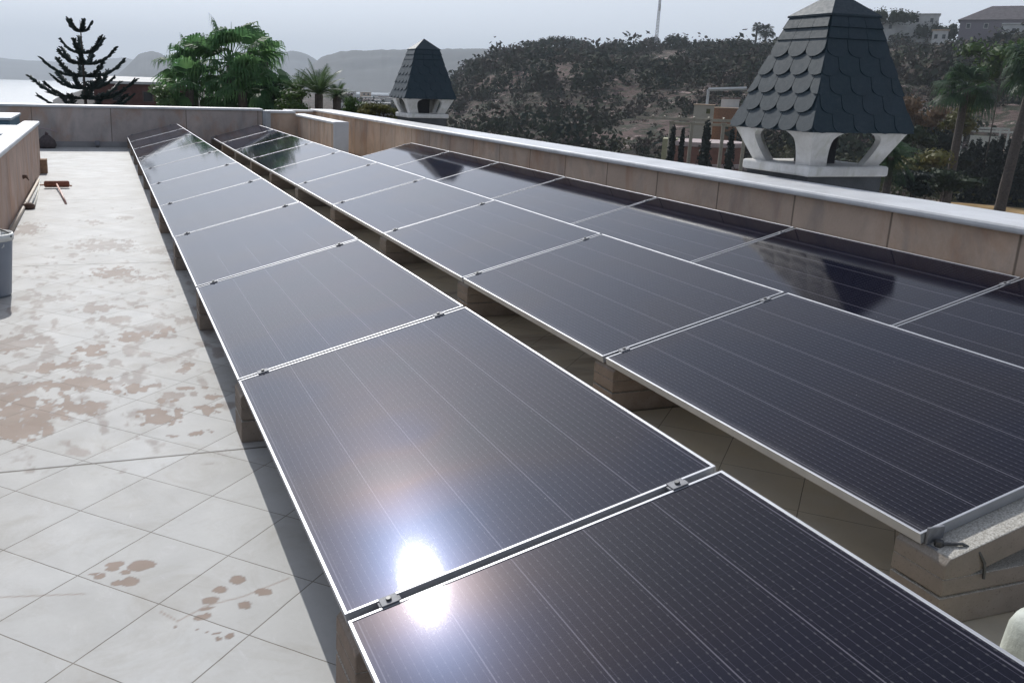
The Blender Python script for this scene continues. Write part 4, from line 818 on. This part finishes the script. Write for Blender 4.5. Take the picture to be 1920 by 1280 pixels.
# ------------------------------------------------------------------ garden at the right
def lawn_m():
    t = NT('dry_lawn'); v = t.co(); col = t.ramp(t.noise(.25, 6, .7, v), [(.3, (.12, .09, .035)), (.5, (.28, .19, .09)), (.7, (.42, .29, .15))]); t.set(col, .95, 0, .1); t.bump(t.noise(2, 5, .7, v), .5, .1); return t.m
polar_mesh('lawn', np.arange(43, 60, .5), np.linspace(72, 101, 12), lambda x, y: ground_z(x, y) + .15 + .25 * (fbm(x / 6, y / 6, 3, 4) - .5), lawn_m())
for i, (u, v) in enumerate([(1822, 272), (1836, 268), (1850, 274), (1864, 268), (1878, 262), (1893, 270), (1908, 265), (1923, 268), (1808, 282), (1938, 262)]):
    p = at(u, v, 104 + (i % 3)); zb = float(ground_z(p.x, p.y)); H = p.z - zb; bl = [(0, 0, H * q, .62 * (1.15 - .75 * max(0, q - .5) / .5), H * .15) for q in (.1, .25, .4, .55, .7, .83, .94)]
    nm = ['second', 'third', 'fourth', 'fifth', 'sixth', 'seventh', 'eighth', 'ninth', 'first', 'tenth'][i]
    crown_tree('hedge_cypress', f"dark cypress of the tall hedge behind the dry lawn, {nm} from the left", 'tree', (p.x, p.y, zb), H * .7, bl, M_CYP, .34, 110, 'cypresses of the tall hedge', .1, 90 + i)
e, H = placed('white_pergola', 1852, 240, 112, "white frame pergola showing above the dark cypress hedge at the right", 'pergola'); k = 112 / F_PX
MWP = simple('white_post', (.55, .55, .5), .7); MB().box(-33 * k, 30 * k, -.1, .1, H - .14, H + .05).build('beam', MWP, e); MB().box(-33 * k, 45 * k, 2.2, 2.4, H - .5, H - .3).build('beam', MWP, e)
for x in (-32, 18, 29, 44): MB().box(x * k - .09, x * k + .09, -.1, .1, 0, H - .14).build('post', MWP, e)
MB().box(-22 * k, 16 * k, 2.5, 2.6, H - 2, H - .9).build('screen_wall', MWP, e)
for i, (u, v, r, hp, lab) in enumerate([(1672, 292, 44, 52, "short shaggy palm close behind the near chimney's right side")]):
    b, H = on_ground(u, v, r); feather_palm('garden_palm', lab, b, H, hp / F_PX * r * 1.05, 44, M_PALM, 80, None, tr=.16, low=-1.0)
    
b, H = on_ground(1812, 165, 80); fan_palm('tall_palm', "tall slim palm with a ragged green crown rising in front of the cypress hedge", b, H, 62 / F_PX * 80 * .8, 46, M_PALM, 82, 'tall slim palms in the garden', tr=.27, droop=.9)
b, H = on_ground(1945, 120, 76); b1 = at(1872, 392, 76); fan_palm('tall_palm', "tall slim palm with a leaning trunk at the right edge of the photo", (b1.x, b1.y, b[2]), H, 70 / F_PX * 76 * .8, 50, M_PALM, 83, 'tall slim palms in the garden', tr=.30, droop=.9, lean=(b[0] - b1.x, b[1] - b1.y))
for i, (u, v, r, w_, h_, mt, lab) in enumerate([
    (1722, 212, 96, 52, 44, M_DRY, "orange brown dry flowering bush right of the near chimney hood"), (1790, 225, 98, 60, 40, M_OLIVE, "brownish olive bush between the dry bush and the tall slim palm"),
    (1745, 305, 78, 80, 34, M_OLIVE, "yellow green bush with dry tips above the golden lawn"), (1708, 272, 84, 60, 40, M_PINE, "dark bush between the shaggy palm and the yellow green bush"), (1775, 340, 70, 90, 28, M_PINE, "low dark bush at the near edge of the dry lawn"),
    (1880, 130, 105, 90, 60, M_GREEN, "large loose green bush high at the right edge behind the leaning palm"), (1780, 280, 95, 60, 50, M_CYP, "dark green bush just left of the cypress hedge"), (1715, 345, 60, 60, 30, M_CYP, "dark shrub right of the shaggy palm's trunk")]):
    bush_at(u, v, r, w_, h_, mt, lab, 100 + i, leaf=.32 * r / 90, n=9, ln=110)
# low garden fence
fn = MB(); e = empty('garden_fence', (0, 0, 0)); tag(e, "low wooden post and rail fence across the dry lawn", 'fence')
for i in range(7):
    u = 1760 + i * 32; p = at(u, 365, 84); zb = float(ground_z(p.x, p.y)); MB().box(p.x - .06, p.x + .06, p.y - .06, p.y + .06, zb, zb + 1.0).build('post', M_BARK, e)
    if i: fn.tube([(q.x, q.y, zq + .85), (p.x, p.y, zb + .85)], .05, 5)
    q, zq = p, zb
fn.build('rail', M_BARK, e)
# haze: one box of even air round the whole place
hz = MB().box(-7000, 7000, -7000, 7000, -60, 260).build('haze', None); hm = bpy.data.materials.new('haze_air'); hm.use_nodes = True; nt = hm.node_tree; nt.nodes.remove(nt.nodes['Principled BSDF'])
pv = nt.nodes.new('ShaderNodeVolumePrincipled'); pv.inputs['Color'].default_value = (.82, .91, 1, 1); pv.inputs['Density'].default_value = HAZE_DENSITY; pv.inputs['Anisotropy'].default_value = .1
nt.links.new(pv.outputs[0], nt.nodes['Material Output'].inputs['Volume']); hz.data.materials.append(hm); tag(hz, kind='stuff'); hz.display_type = 'WIRE'
